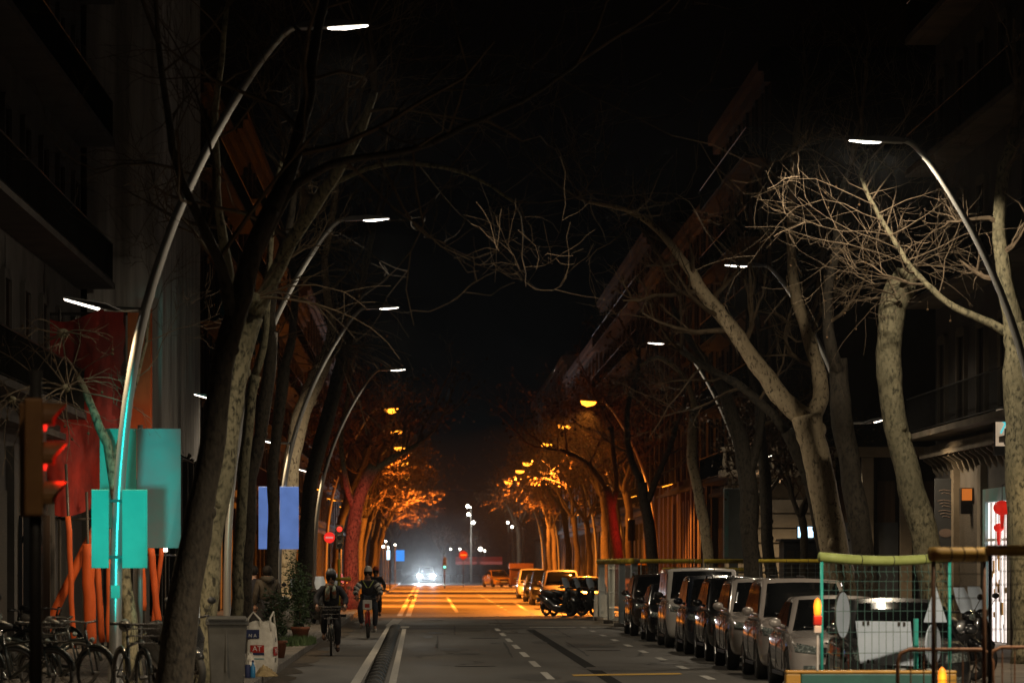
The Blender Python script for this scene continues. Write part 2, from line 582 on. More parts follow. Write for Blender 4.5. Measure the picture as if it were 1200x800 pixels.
# ---------------------------------------------------------------- ground, road, pavements
KL, KR, FL, FR = -2.6, 7.7, -8.0, 13.0        # kerbs and facades
mb = MB()
mb.add([(-300, -20, -0.02), (300, -20, -0.02), (300, 1500, -0.02), (-300, 1500, -0.02)], [(0, 1, 2, 3)])
struct('ground', mb, 'patch')


def sheet(x0, x1, y0, y1, z, ny=1):
    m = MB()
    for i in range(ny):
        a, b = y0 + (y1 - y0) * i / ny, y0 + (y1 - y0) * (i + 1) / ny
        m.add([(x0, a, z), (x1, a, z), (x1, b, z), (x0, b, z)], [(0, 1, 2, 3)])
    return m


struct('road', sheet(-1.2, KR, -10, 138, 0.0), 'asphalt')
struct('bike_lane', sheet(KL, -1.2, -10, 138, 0.001), 'cyc')
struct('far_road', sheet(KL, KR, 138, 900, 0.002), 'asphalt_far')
struct('repair_strip', sheet(2.9, 3.14, 50, 111, 0.004), 'tar')
m = MB()
for y in (112.5, 117.5, 137.6):
    m.add([(KL + .1, y, 0.0045), (KR, y, 0.0045), (KR, y + 0.5, 0.0045), (KL + .1, y + 0.5, 0.0045)], [(0, 1, 2, 3)])
struct('road_joint', m, 'patch')
# pavements as real steps with kerb stones
for nm, x0, x1 in (('left_pavement', -40, KL - 0.3), ('right_pavement', KR + 0.3, 60)):
    struct(nm, MB().bb((x0, -10, -0.01), (x1, 900, 0.13)), 'pave')
for nm, x in (('left_kerb', KL - 0.3), ('right_kerb', KR)):
    m = MB()
    y = 30.0
    while y < 420:
        m.bb((x + 0.002, y, -0.01), (x + 0.298, y + 1.18, 0.135))
        y += 1.2
    struct(nm, m, 'kerb', bevel=0.015)
m = MB()
rr = random.Random(3)
for side, x in ((1, KL), (-1, KR)):
    pts0, pts1 = [], []
    for i in range(90):
        y = 40 + i * 1.2
        pts0.append((x, y, 0.006))
        pts1.append((x + side * rr.uniform(0.12, 0.55), y, 0.006))
    o = len(m.v)
    m.v += pts0 + pts1
    m.f += [(o + i, o + i + 1, o + 90 + i + 1, o + 90 + i) for i in range(89)]
struct('gutter_dirt', m, 'dirt')
# markings
m = MB()


def line(x0, y0, x1, y1, w, z=0.005):
    m.add([(x0 - w / 2, y0, z), (x0 + w / 2, y0, z), (x1 + w / 2, y1, z), (x1 - w / 2, y1, z)], [(0, 1, 2, 3)])


line(-1.14, 40, -1.14, 117, 0.16)
line(-0.50, 40, -0.66, 112, 0.12)
line(-0.66, 113.5, -0.66, 117, 0.26)
line(-1.12, 117.2, -1.0, 132, 0.34)
for i in range(8):
    y = 55.2 + i * 7.6
    line(2.06, y, 2.06, y + 4.2, 0.13)
for i in range(10):
    y = 56.4 + i * 6.3
    line(4.72, y, 4.72, y + 2.2, 0.14)
for x0, x1, y in ((3.1, 4.5, 114.2), (4.9, 6.4, 113.6)):
    m.add([(x0, y, .005), (x1, y, .005), (x1, y + .8, .005), (x0, y + .8, .005)], [(0, 1, 2, 3)])
line(-1.0, 139.5, -1.0, 330, 0.2)
line(-0.68, 139.5, -0.68, 300, 0.2)
line(1.2, 150, 1.2, 220, 0.16)
line(4.0, 141, 4.4, 190, 0.16)
for i in range(14):
    y = 150 + i * 8
    line(3.3, y, 3.3, y + 3, 0.12)
struct('road_marking', m, 'white_mark')
m = MB()
m.add([(2.5, 64.6, .006), (4.42, 65.6, .006), (4.42, 66.5, .006), (2.5, 65.5, .006)], [(0, 1, 2, 3)])
struct('yellow_marking', m, 'yellow_mark')

for i, (x_, y_, r_) in enumerate(((.9, 71, .33), (3.9, 84, .33), (1.5, 98, .33), (-1.9, 90, .28), (2.4, 123, .36), (.2, 129, .3))):
    t = thing('manhole_cover', f'round iron manhole cover in the asphalt, {("nearest", "second", "third", "one in the bike lane", "first in the crossing", "second in the crossing")[i]}', 'manhole cover', (x_, y_, .002), 0, 'manhole covers')
    MB().lathe([(r_ + .06, 0), (r_ + .06, .004), (r_ + .015, .0045)], (0, 0, 0), sides=24).build('ring', 'patch', t)
    MB().lathe([(r_, .001), (r_, .009), (r_ - .02, .01)], (0, 0, 0), sides=24).build('lid', 'steel_dark', t)
m = MB()
rr = random.Random(21)
for k_ in range(16):
    x_, y_ = rr.uniform(-.2, 5), rr.uniform(58, 128)
    dx = rr.choice((0.05, .9))
    a_ = None
    for i in range(14):
        n_ = (x_ + dx * rr.uniform(-.12, .3), y_ + (1 - dx * .8) * rr.uniform(.3, 1.1) * 1.6)
        if n_[0] > 5.2:
            break
        w_ = rr.uniform(.012, .035)
        m.add([(x_ - w_, y_, .0047), (x_ + w_, y_, .0047), (n_[0] + w_, n_[1], .0047), (n_[0] - w_, n_[1], .0047)], [(0, 1, 2, 3)])
        x_, y_ = n_
struct('road_crack', m, 'patch')
m = MB()
for k_ in range(22):
    x_, y_, a_, b_ = rr.uniform(-.1, 5), rr.uniform(58, 135), rr.uniform(.1, .5), rr.uniform(.4, 2.2)
    n_ = 14
    m.add([(x_ + a_ * math.cos(2 * PI * i / n_) * rr.uniform(.6, 1.1), y_ + b_ * math.sin(2 * PI * i / n_) * rr.uniform(.6, 1.1), .0043 + .00001 * k_) for i in range(n_)], [tuple(range(n_))])
struct('road_stain', m, 'stain')
# ---------------------------------------------------------------- rubber separators along the bike lane
def separator():
    m = MB()
    n, k = 9, 9
    vs = []
    for j in range(n + 1):
        u = -1 + 2 * j / n
        e = max(0.0, 1 - abs(u) ** 4) ** .5
        for i in range(k + 1):
            a = PI * i / k
            vs.append((-.125 * math.cos(a) * (.55 + .45 * e), u * .42, .15 * math.sin(a) ** .7 * e))
    fs = [(j * (k + 1) + i, j * (k + 1) + i + 1, (j + 1) * (k + 1) + i + 1, (j + 1) * (k + 1) + i) for j in range(n) for i in range(k)]
    return m.add(vs, fs)


t0 = thing('lane_separator', 'black rubber hump with pale slanted bands along the bike lane line', 'lane separator', (-0.82, 56, 0.001), -.14, 'rubber separators along the bike lane')
separator().build('rubber_hump', 'rubber', t0, True)
for q_ in range(4):
    y_ = -.3 + q_ * .2
    m = MB()
    for k_ in range(6):
        a_, b_ = PI * (.1 + .8 * k_ / 6), PI * (.1 + .8 * (k_ + 1) / 6)
        e_ = max(0.0, 1 - abs((y_) / .42) ** 4) ** .5
        z_ = lambda a: .15 * math.sin(a) ** .7 * e_ + .006
        x_ = lambda a: -.128 * math.cos(a) * (.55 + .45 * e_)
        m.add([(x_(a_), y_ - .03 + .012 * k_, z_(a_)), (x_(b_), y_ - .018 + .012 * k_, z_(b_)), (x_(b_), y_ + .042 + .012 * k_, z_(b_)), (x_(a_), y_ + .03 + .012 * k_, z_(a_))], [(0, 1, 2, 3)])
    m.build('pale_band', ('reflect_grey', 'reflect_blue')[q_ == 2], t0)
for i in range(1, 28):
    dup(t0, (-0.82 - 0.004 * i, 56 + i * 2.05, 0.001), -.14, t0['label'])
t1 = dup(t0, (-0.84, 205, 0.001), -.14, 'rubber separator beyond the crossing, lit orange', 'far rubber separators')
for i in range(1, 6):
    dup(t1, (-0.84, 205 + i * 2.05, 0.001), -.14, t1['label'])

# ---------------------------------------------------------------- street lamps
POLE = [(0, 0), (0.0, 1.2), (0.03, 2.6), (0.15, 3.97), (0.38, 5.2), (0.78, 6.4), (1.3, 7.5), (1.87, 8.44), (2.27, 8.93), (2.45, 9.0)]


def lamp_proto(lens, label, loc, sgn):
    t = thing('street_lamp', label, 'street lamp', loc, 0, 'curved street lamps')
    pts = []
    for i in range(len(POLE) - 1):
        a, b = V((*POLE[i],)), V((*POLE[i + 1],))
        for k in range(3):
            pts.append(a.lerp(b, k / 3))
    pts.append(V(POLE[-1]))
    # smooth
    for _ in range(2):
        q = pts[:]
        for i in range(1, len(pts) - 1):
            pts[i] = (q[i - 1] + q[i] * 2 + q[i + 1]) / 4
    n = len(pts)
    MB().tube([(sgn * p.x, 0, p.y) for p in pts], [0.088 - 0.043 * i / (n - 1) for i in range(n)], 14).build('pole', 'pole', t, True)
    MB().lathe([(0.16, 0), (0.16, 0.03), (0.11, 0.05), (0.1, 0.5), (0.088, 0.56)], (0, 0, 0)).build('base_sleeve', 'lamp_body', t, True)
    # upper head: a flat blade
    x0, x1 = 2.38, 3.4
    pr = [(x0, 8.99), (x0 + .2, 9.05), (x0 + .6, 9.075), (x1, 9.03), (x1, 9.0), (x0 + .45, 8.965), (x0 + .1, 8.95)]
    MB().prism([(sgn * a, b) for a, b in pr], -0.14, 0.14).build('lamp_head', 'lamp_body', t, bevel=0.012)
    pr = [(x0 + .47, 8.963), (x1 - .01, 8.998), (x1 - .03, 8.99), (x0 + .72, 8.95), (x0 + .52, 8.952)] if lens == 'led' else [(x0 + .3, 8.95), (x1 - .01, 8.998), (x1 - .08, 8.84), (x0 + .72, 8.74), (x0 + .4, 8.82)]
    MB().prism([(sgn * a, b) for a, b in pr], -0.065 if lens == 'led' else -.16, 0.065 if lens == 'led' else .16).build('lamp_lens', lens, t)
    # lower arm over the pavement
    MB().tube([(sgn * 0.38, 0, 5.18), (-sgn * 0.15, 0, 5.2)], 0.035, 8).build('side_arm', 'pole', t, True)
    pr = [(0.1, 5.17), (-0.1, 5.26), (-0.3, 5.3), (-0.7, 5.36), (-0.7, 5.335), (-0.25, 5.215), (0, 5.16)]
    MB().prism([(sgn * a, b) for a, b in pr], -0.12, 0.12).build('side_head', 'lamp_body', t, bevel=0.01)
    pr = [(-0.2, 5.216), (-0.69, 5.338), (-0.68, 5.315), (-0.24, 5.185)]
    MB().prism([(sgn * a, b) for a, b in pr], -0.085, 0.085).build('side_lens', 'led_dim' if lens == 'led' else lens, t)
    return t


LED_C, SOD_C = (1.0, 0.83, 0.6), (1.0, 0.27, 0.028)
P_LED, P_SIDE, P_SOD = 780.0, 480.0, 30000.0
ORD = ['nearest', 'second', 'third', 'fourth', 'fifth', 'sixth', 'seventh', 'eighth', 'ninth', 'tenth', 'eleventh', 'twelfth']
protos = {}
spec = {'left': ([51, 79.5, 107, 141, 23], -4.18, 1, 'over the bike lane side'), 'right': ([64.8, 91.8, 124, 37], 10.6, -1, 'over the parked cars')}
lamp_objs = {}
for side, (ys, x, sgn, where) in spec.items():
    for i, y in enumerate(ys):
        lab = f'tall curved grey lamp with white light {where}, {ORD[i]} of its row'
        if y < 40:  # unseen lamps continuing the rows, added to light the near signs and signal
            lab = f'curved grey lamp with white light {where}, added unseen outside the {side} edge'
        k = ('led', sgn)
        if k not in protos:
            protos[k] = lamp_proto('led', lab, (x, y, 0.13), sgn)
            o = protos[k]
        else:
            o = dup(protos[k], (x, y, 0.13), 0, lab)
        lamp_objs[side, i] = o
        spot('street_light', (x + sgn * 3.0, y, 8.93), (x + sgn * 4.2, y + (6 if y == 37 else 0), 0), P_LED * (.35 if y < 30 else (7.0 if y < 40 else (1.5 if side == 'right' and y < 70 else 1.5 if y == 51 else 1))), LED_C, 96 if y == 37 else 148 if y < 40 else 177 if side == 'right' and y < 70 else (160 if side == 'right' else (138 if y == 51 else 154)), 0.08 if side == 'right' and 40 < y < 70 else .5)
        spot('pavement_light', (x - sgn * 0.5, y, 5.27), (x - sgn * 0.9, y - 0.3, 0), P_SIDE * {('left', 0): 1.3, ('left', 1): .7, ('right', 2): 4.0, ('left', 4): .1}.get((side, i), 1), (1.0, 0.72, 0.4), 150, 0.6)
spec = {'left': ([176, 205, 234, 270, 313], -4.7, 1, 'above the bike lane'), 'right': ([168, 197, 227, 270, 292, 332], 10.2, -1, 'above the far parked cars')}
for side, (ys, x, sgn, where) in spec.items():
    for i, y in enumerate(ys):
        lab = f'far street lamp glowing orange {where}, {ORD[i]} of its row'
        k = ('sod', sgn)
        if k not in protos:
            protos[k] = lamp_proto('sodium', lab, (x, y, 0.13), sgn)
        else:
            dup(protos[k], (x, y, 0.13), 0, lab, 'orange street lamps')
        protos[k]['group'] = 'orange street lamps'
        spot('sodium_light', (x + sgn * 3.0, y, 8.7), (x + sgn * (5.8 if side + str(i) == 'right0' else 6.2), y - 2.4 if side + str(i) == 'right0' else y + 2, 0), P_SOD * (.7 if side == 'left' else 1), SOD_C, 140 if side + str(i) == '' else 122, 0.15 if side + str(i) == 'right0' else .4)

# ---------------------------------------------------------------- sign panels on the left poles
t = thing('pole_sign', 'pair of small flat teal panels strapped to the nearest curved lamp pole', 'sign', (-4.17, 50.86, 0))
for a, b in ((-0.32, -0.085), (0.09, 0.43)):
    MB().bb((a, -0.012, 1.85), (b, 0.012, 2.9)).build('panel', 'teal_lit_panel', t, bevel=0.006)
MB().torus((0, 0.14, 2.0), 0.1, 0.012, 'Z').torus((0, 0.14, 2.75), 0.1, 0.012, 'Z').bb((-0.2, 0.013, 1.98), (0.25, 0.035, 2.02)).bb((-0.2, 0.013, 2.73), (0.25, 0.035, 2.77)).build('strap', 'steel_dark', t)
MB().bb((-0.06, 0.02, 1.45), (0.06, 0.03, 1.62)).build('sticker', 'teal_lit_panel', t)
# larger board behind the pole, green light fading across it put into two colours
Y = 58.0
t = thing('board_sign', 'tall teal-lit board on a grey post behind the nearest lamp', 'sign', (X(164, Y), Y, 0.13))
xa, xb, xm = X(117, Y), X(212, Y), X(164, Y)
MB().bb((xa - xm, -0.03, P(0, 642, Y).z - .13 + .3), (-0.05, 0, P(0, 502, Y).z - .13)).build('panel', 'teal_lit_panel', t, bevel=0.008)
MB().bb((-0.045, -0.03, P(0, 642, Y).z - .13), (xb - xm, 0, P(0, 502, Y).z - .13)).build('panel', 'panel_grey', t, bevel=0.008)
MB().tube([(0, 0.05, 0), (0, 0.05, 3.9)], 0.04, 10).build('post', 'pole', t, True)
# blue boards on the third pole, given a glow of their own
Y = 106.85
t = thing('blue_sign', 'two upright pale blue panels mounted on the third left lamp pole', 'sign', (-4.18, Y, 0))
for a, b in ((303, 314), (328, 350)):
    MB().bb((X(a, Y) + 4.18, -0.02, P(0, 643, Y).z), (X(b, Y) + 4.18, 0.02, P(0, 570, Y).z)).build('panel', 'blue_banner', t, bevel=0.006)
MB().bb((-0.45, 0.022, 2.5), (0.45, 0.05, 2.55)).bb((-0.45, 0.022, 3.9), (0.45, 0.05, 3.95)).build('bracket', 'steel_dark', t)

# ---------------------------------------------------------------- trees
def wobble(pts, rad, k, amp, rng):
    """refine a polyline k times, nudging the new points; radii follow"""
    for _ in range(k):
        q, s = [pts[0]], [rad[0]]
        for i in range(len(pts) - 1):
            a, b = pts[i], pts[i + 1]
            L = (b - a).length
            # catmull-like midpoint
            pa = pts[i - 1] if i > 0 else a - (b - a)
            pb = pts[i + 2] if i + 2 < len(pts) else b + (b - a)
            mid = (a + b) * 0.5625 - (pa + pb) * 0.0625
            mid += V((rng.uniform(-1, 1), rng.uniform(-1, 1), rng.uniform(-1, 1))) * amp * L
            q += [mid, b]
            s += [(rad[i] + rad[i + 1]) / 2 * rng.uniform(0.95, 1.07), rad[i + 1]]
        pts, rad = q, s
        amp *= 0.6
    return pts, rad


def grow(mb, p, d, L, r, lvl, top, rng, up=0.12, wander=0.22, lf=None, nch=(5, 5, 4, 3), leaf=0.0, ball=None):
    n = 6 if lvl == 0 else (5 if lvl < top else 4)
    pts, rads = [p.copy()], [r]
    d = d.normalized()
    st = L / n
    dirs = []
    for i in range(n):
        d = (d + V((rng.gauss(0, 1), rng.gauss(0, 1), rng.gauss(0, 1))) * wander + V((0, 0, up))).normalized()
        pts.append(pts[-1] + d * st)
        rads.append(max(0.0028, r * (1 - 0.7 * (i + 1) / n)))
        dirs.append(d.copy())
    mb.tube(pts, rads, 6 if r > 0.05 else (4 if r > 0.018 else 3), cap=False)
    if lf is not None and leaf > 0 and lvl >= top - 1:
        for q in pts[1:]:
            if rng.random() < leaf:
                leaf_at(lf, q, rng)
    if lvl < top:
        c = nch[min(lvl, len(nch) - 1)]
        for k in range(c):
            f = rng.uniform(0.25, 1.0) if k < c - 1 else 1.0
            i = min(n - 1, int(f * n))
            q = pts[i].lerp(pts[min(i + 1, n)], rng.random())
            dd = dirs[i]
            side = dd.cross(V((rng.gauss(0, 1), rng.gauss(0, 1), rng.gauss(0, 1)))).normalized()
            grow(mb, q, dd * rng.uniform(0.5, 1.0) + side * rng.uniform(0.5, 1.0), L * rng.uniform(0.42, 0.68), max(0.0045, rads[i] * rng.uniform(0.45, 0.65)),
                 lvl + 1, top, rng, up, wander * 1.1, lf, nch, leaf, ball)


def leaf_at(lf, q, rng, s=None):
    s = s or rng.uniform(0.05, 0.11)
    a = V((rng.gauss(0, 1), rng.gauss(0, 1), rng.gauss(0, 1))).normalized()
    b = a.orthogonal().normalized()
    c = a.cross(b)
    q = q + V((rng.uniform(-.1, .1), rng.uniform(-.1, .1), rng.uniform(-.12, .04)))
    lf.add([q - b * s, q + c * s * .7 + a * s * .2, q + b * s, q - c * s * .7 - a * s * .15], [(0, 1, 2, 3)])


def burst(mb, p, n, L, r, bias, rng, spread=0.9, grav=0.16, kids_=4, lf=None, ball=None):
    for i in range(n):
        d = (V(bias) + V((rng.gauss(0, 1), rng.gauss(0, 1), rng.gauss(0, .7))) * spread).normalized()
        l = L * rng.uniform(0.55, 1.1)
        m = 8
        pts, rads, q = [p.copy()], [r], p.copy()
        ds = []
        for k in range(m):
            d = (d + V((rng.gauss(0, .09), rng.gauss(0, .09), rng.gauss(0, .09) - grav * (0.3 + k / m)))).normalized()
            q = q + d * l / m
            pts.append(q.copy())
            rads.append(r * (1 - 0.75 * (k + 1) / m))
            ds.append(d.copy())
        mb.tube(pts, rads, 4 if r > 0.012 else 3, cap=False)
        for k in range(kids_):
            j = rng.randrange(2, m)
            side = ds[j].cross(V((rng.gauss(0, 1), rng.gauss(0, 1), rng.gauss(0, 1)))).normalized()
            e = (ds[j] * 0.8 + side * 0.7).normalized()
            w, qq = [pts[j]], pts[j].copy()
            for z in range(4):
                e = (e + V((rng.gauss(0, .14), rng.gauss(0, .14), rng.gauss(0, .14) - grav * 0.4))).normalized()
                qq = qq + e * l * rng.uniform(0.05, 0.1)
                w.append(qq.copy())
            mb.tube(w, [rads[j] * .75, rads[j] * .6, rads[j] * .5, rads[j] * .4, 0.003], 3, cap=False)
            if ball is not None and rng.random() < 0.12:
                ball.tube([qq, qq - V((0, 0, 0.12))], 0.003, 3, cap=False)
                ball.ball(qq - V((0, 0, .14)), 0.022, 6, 5)


def tree(label, Y, trunk, limbs=(), seed=1, barkm='bark', twigm='twig', gtop=2, gl=3.2, bursts=(), group='plane trees on the pavements', leaf=0.0, nlimb=3, side=True, depth=1.6, base_z=0.13, sprays=()):
    """trunk / limbs: [(px, py, width px)] of the photograph at distance Y; they become real 3D limbs with depth"""
    rng = random.Random(seed)
    k = Y / F
    b = P(trunk[0][0], trunk[0][1], Y)
    b.z = base_z
    t = thing('plane_tree', label, 'tree', b, 0, group)
    loc = lambda px, py, dy=0: P(px, py, Y) + V((0, dy, 0)) - b
    tm = MB()
    pts = [loc(a, c) for a, c, w in trunk]
    pts[0] = V((0, 0, -0.06))
    rad = [w * k / 2 for a, c, w in trunk]
    pts, rad = wobble(pts, rad, 2, 0.035, rng)
    # root flare
    rad[0] *= 1.35
    rad[1] *= 1.08
    tm.tube(pts, rad, 14, jag=0.045)
    # knots on the trunk
    for _ in range(5):
        i = rng.randrange(2, len(pts) - 1)
        a = rng.uniform(0, 2 * PI)
        tm.ball(pts[i] + V((math.cos(a), math.sin(a), 0)) * rad[i] * 0.8, (rad[i] * .38, rad[i] * .38, rad[i] * .5), 8, 6)
    cm, lf, bl = MB(), MB(), MB()
    for li, lb in enumerate(limbs):
        dy = rng.uniform(-1, 1) * depth
        n = len(lb)
        lp = [loc(a, c, dy * i / max(1, n - 1)) for i, (a, c, w) in enumerate(lb)]
        lr = [w * k / 2 for a, c, w in lb]
        lp, lr = wobble(lp, lr, 2, 0.04, rng)
        tm.tube(lp, lr, 10, jag=0.05)
        if side:
            for j in range(len(lp) // 3, len(lp), 2):
                d = (lp[j] - lp[max(0, j - 2)]).normalized()
                s = d.cross(V((rng.gauss(0, 1), rng.gauss(0, 1), rng.gauss(0, 1)))).normalized()
                grow(cm, lp[j], d * 0.5 + s, gl * rng.uniform(.5, 1.0), lr[j] * 0.42, 1, gtop + 1, rng, leaf=leaf, lf=lf)
        d = (lp[-1] - lp[-3]).normalized()
        for q in range(2):
            grow(cm, lp[-1], d + V((rng.gauss(0, .4), rng.gauss(0, .4), .2)), gl * rng.uniform(0.8, 1.2), lr[-1] * 0.75, 0, gtop, rng, leaf=leaf, lf=lf)
    if not limbs and not bursts:
        d = (pts[-1] - pts[-3]).normalized()
        for q in range(nlimb):
            grow(tm, pts[-1] - d * 0.1, d * 0.8 + V((rng.gauss(0, .6), rng.gauss(0, .6), .5)), gl * rng.uniform(1, 1.4), rad[-1] * 0.6, 0, 0, rng, up=.1)
            grow(cm, pts[-1] - d * 0.1, d * 0.8 + V((rng.gauss(0, .6), rng.gauss(0, .6), .4)), gl * rng.uniform(1, 1.4), rad[-1] * 0.6, 0, gtop, rng, up=.1, leaf=leaf, lf=lf)
    for (px, py, L, ang) in sprays:      # long side branches fanned out by angle, dividing into twigs
        for q in range(1):
            a_ = R(ang + rng.uniform(-9, 9))
            grow(cm, loc(px, py), V((math.cos(a_), rng.uniform(-.55, .45), math.sin(a_))), L * rng.uniform(.75, 1.1), .0105, 1, 3, rng, up=.03, wander=.16, nch=(4, 4, 3), lf=lf)
        if rng.random() < .6:
            p_ = loc(px, py) + V((rng.uniform(-.8, 0), rng.uniform(-.3, .3), -.1))
            bl.tube([p_, p_ - V((0, 0, .14))], .003, 3, cap=False)
            bl.ball(p_ - V((0, 0, .16)), .024, 6, 5)
    for (px, py, dy, n, L, r, bias, grav) in bursts:
        p = loc(px, py, dy)
        tm.ball(p, (r * 6, r * 6, r * 5), 9, 7)
        burst(cm, p, n, L, r, bias, rng, grav=grav, ball=bl)
    tr = tm.build('trunk', barkm, t, True)
    if cm.v:
        cr = cm.build('crown', twigm, t)
        if lf.v:
            lf.build('leaves', 'leaf_dry', cr)
        if bl.v:
            bl.build('seed_balls', 'leaf_dry', cr)
    return t


# --- left row
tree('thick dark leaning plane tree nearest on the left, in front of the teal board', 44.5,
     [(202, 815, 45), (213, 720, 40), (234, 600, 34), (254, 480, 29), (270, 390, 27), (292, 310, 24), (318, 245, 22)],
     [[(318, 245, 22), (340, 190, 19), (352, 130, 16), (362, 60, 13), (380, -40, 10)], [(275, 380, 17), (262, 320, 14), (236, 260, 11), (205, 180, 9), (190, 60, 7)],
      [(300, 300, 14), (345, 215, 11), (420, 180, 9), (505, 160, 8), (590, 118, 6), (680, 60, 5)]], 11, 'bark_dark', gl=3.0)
tree('mottled pale plane tree right behind the dark leaning one', 57,
     [(236, 800, 30), (243, 700, 28), (255, 590, 27), (270, 490, 26), (283, 420, 24), (297, 370, 24)],
     [[(297, 370, 20), (325, 320, 18), (350, 275, 16), (378, 235, 15), (402, 200, 13), (440, 120, 9)], [(290, 395, 16), (270, 330, 13), (258, 250, 10), (255, 140, 8), (270, 20, 6)],
      [(350, 272, 9), (395, 215, 7), (470, 195, 6), (545, 210, 4), (600, 245, 3)]], 12, 'bark', gl=2.6,
     bursts=[(300, 352, -.6, 7, 2.4, .016, (.6, 0, .3), .12)])
tree('young moss-green tree behind the teal panels with bare drooping twigs', 56,
     [(156, 800, 22), (152, 720, 18), (143, 640, 14), (134, 570, 12), (126, 520, 11), (108, 478, 9), (90, 440, 7)],
     [[(130, 545, 6), (150, 480, 5), (170, 400, 4), (178, 330, 3)]], 13, 'bark', 'twig_pale', gl=1.4,
     bursts=[(84, 458, -.9, 15, 1.4, .013, (-.1, 0, .15), .1), (82, 396, -1.1, 9, 1.25, .015, (-.4, 0, .05), .12), (18, 470, -.5, 13, 1.3, .012, (.15, 0, -.1), .14)])
tree('slim brown plane tree beside the second curved lamp', 71,
     [(276, 790, 14), (279, 700, 14), (283, 600, 13), (291, 500, 13), (300, 440, 13)], [[(299, 440, 10), (312, 370, 9), (318, 280, 7), (330, 190, 6)]], 14, 'bark', gl=2.2)
tree('slim dark plane tree just right of the second curved lamp', 76,
     [(285, 770, 17), (287, 680, 16), (293, 560, 15), (312, 460, 16), (318, 390, 15)], [[(318, 390, 12), (326, 310, 10), (345, 230, 8), (350, 120, 6)]], 15, 'bark_dark', gl=2.2)
tree('dark straight plane tree between the two pale blue panels', 96,
     [(317, 760, 14), (319, 680, 14), (321, 600, 13), (325, 500, 13), (333, 430, 14)], [[(333, 430, 11), (345, 350, 9), (340, 280, 8), (360, 180, 6)]], 16, 'bark_dark', gl=2.4,
     bursts=[(322, 400, -.7, 8, 2.4, .015, (.7, 0, .35), .1)])
tree('pale grey plane tree behind the blue panels, bent to the right with arching twigs', 112,
     [(334, 745, 24), (335, 660, 23), (340, 580, 20), (346, 520, 20), (355, 480, 20), (372, 440, 19), (381, 418, 19)],
     [[(381, 418, 14), (388, 370, 10), (380, 300, 8), (395, 200, 6)]], 17, 'bark_pale', gl=2.4,
     bursts=[(385, 408, -.6, 24, 2.7, .017, (.75, -.1, .28), .13), (372, 430, -.6, 10, 2.4, .015, (-.8, -.1, .4), .16), (390, 372, -.6, 12, 2.6, .015, (.8, -.2, .35), .14)])
tree('black plane trunk curving right beside the red no-entry disc', 125,
     [(356, 735, 20), (358, 660, 18), (362, 590, 17), (375, 520, 17), (392, 460, 16), (405, 410, 14)], [[(405, 410, 11), (420, 340, 9), (440, 250, 7)]], 18, 'bark_dark', gl=2.6, leaf=.25)
tree('plane tree glowing red next to the red signal, left row', 150,
     [(411, 722, 20), (412, 660, 18), (416, 610, 17), (424, 575, 15), (438, 545, 12)], [[(424, 580, 9), (440, 552, 8), (462, 535, 7), (490, 520, 5)], [(416, 600, 8), (405, 560, 7), (400, 510, 6), (410, 450, 5)]], 19, 'bark', gl=2.8, leaf=.3)
# --- right row
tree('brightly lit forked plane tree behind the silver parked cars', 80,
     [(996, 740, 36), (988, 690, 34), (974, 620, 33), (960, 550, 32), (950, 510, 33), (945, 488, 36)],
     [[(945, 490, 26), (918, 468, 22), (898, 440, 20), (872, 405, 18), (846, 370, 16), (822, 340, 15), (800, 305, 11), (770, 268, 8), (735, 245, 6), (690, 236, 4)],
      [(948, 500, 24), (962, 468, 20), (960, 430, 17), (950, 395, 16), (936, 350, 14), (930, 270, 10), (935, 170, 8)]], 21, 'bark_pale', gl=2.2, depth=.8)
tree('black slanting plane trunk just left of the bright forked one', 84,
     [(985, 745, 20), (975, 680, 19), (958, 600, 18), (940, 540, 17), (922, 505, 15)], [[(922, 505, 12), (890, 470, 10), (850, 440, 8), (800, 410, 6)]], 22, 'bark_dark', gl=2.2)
tree('upright greenish plane trunk between the bright forked tree and the knobbed one', 74,
     [(1020, 760, 28), (1015, 680, 27), (1005, 600, 26), (994, 530, 25), (985, 470, 25), (982, 420, 22)],
     [[(985, 440, 16), (968, 380, 13), (975, 300, 10), (990, 200, 8)]], 23, 'bark_dark', gl=2.2)
tree('knobbed plane tree with a sawn top and drooping bare twigs, right of the greenish trunk', 70,
     [(1108, 760, 36), (1096, 690, 35), (1082, 620, 32), (1064, 555, 30), (1050, 500, 29), (1043, 450, 28), (1042, 400, 29), (1046, 360, 32), (1058, 332, 34), (1064, 318, 27)],
     [], 24, 'bark', 'twig_pale', side=False,
     bursts=[(1052, 330, -.5, 6, 2.6, .009, (-1, -.25, .42), .14), (1048, 350, -.5, 5, 2.2, .01, (-1, -.3, .15), .12), (1066, 314, -.4, 7, 1.5, .012, (.7, -.2, .3), .14)])
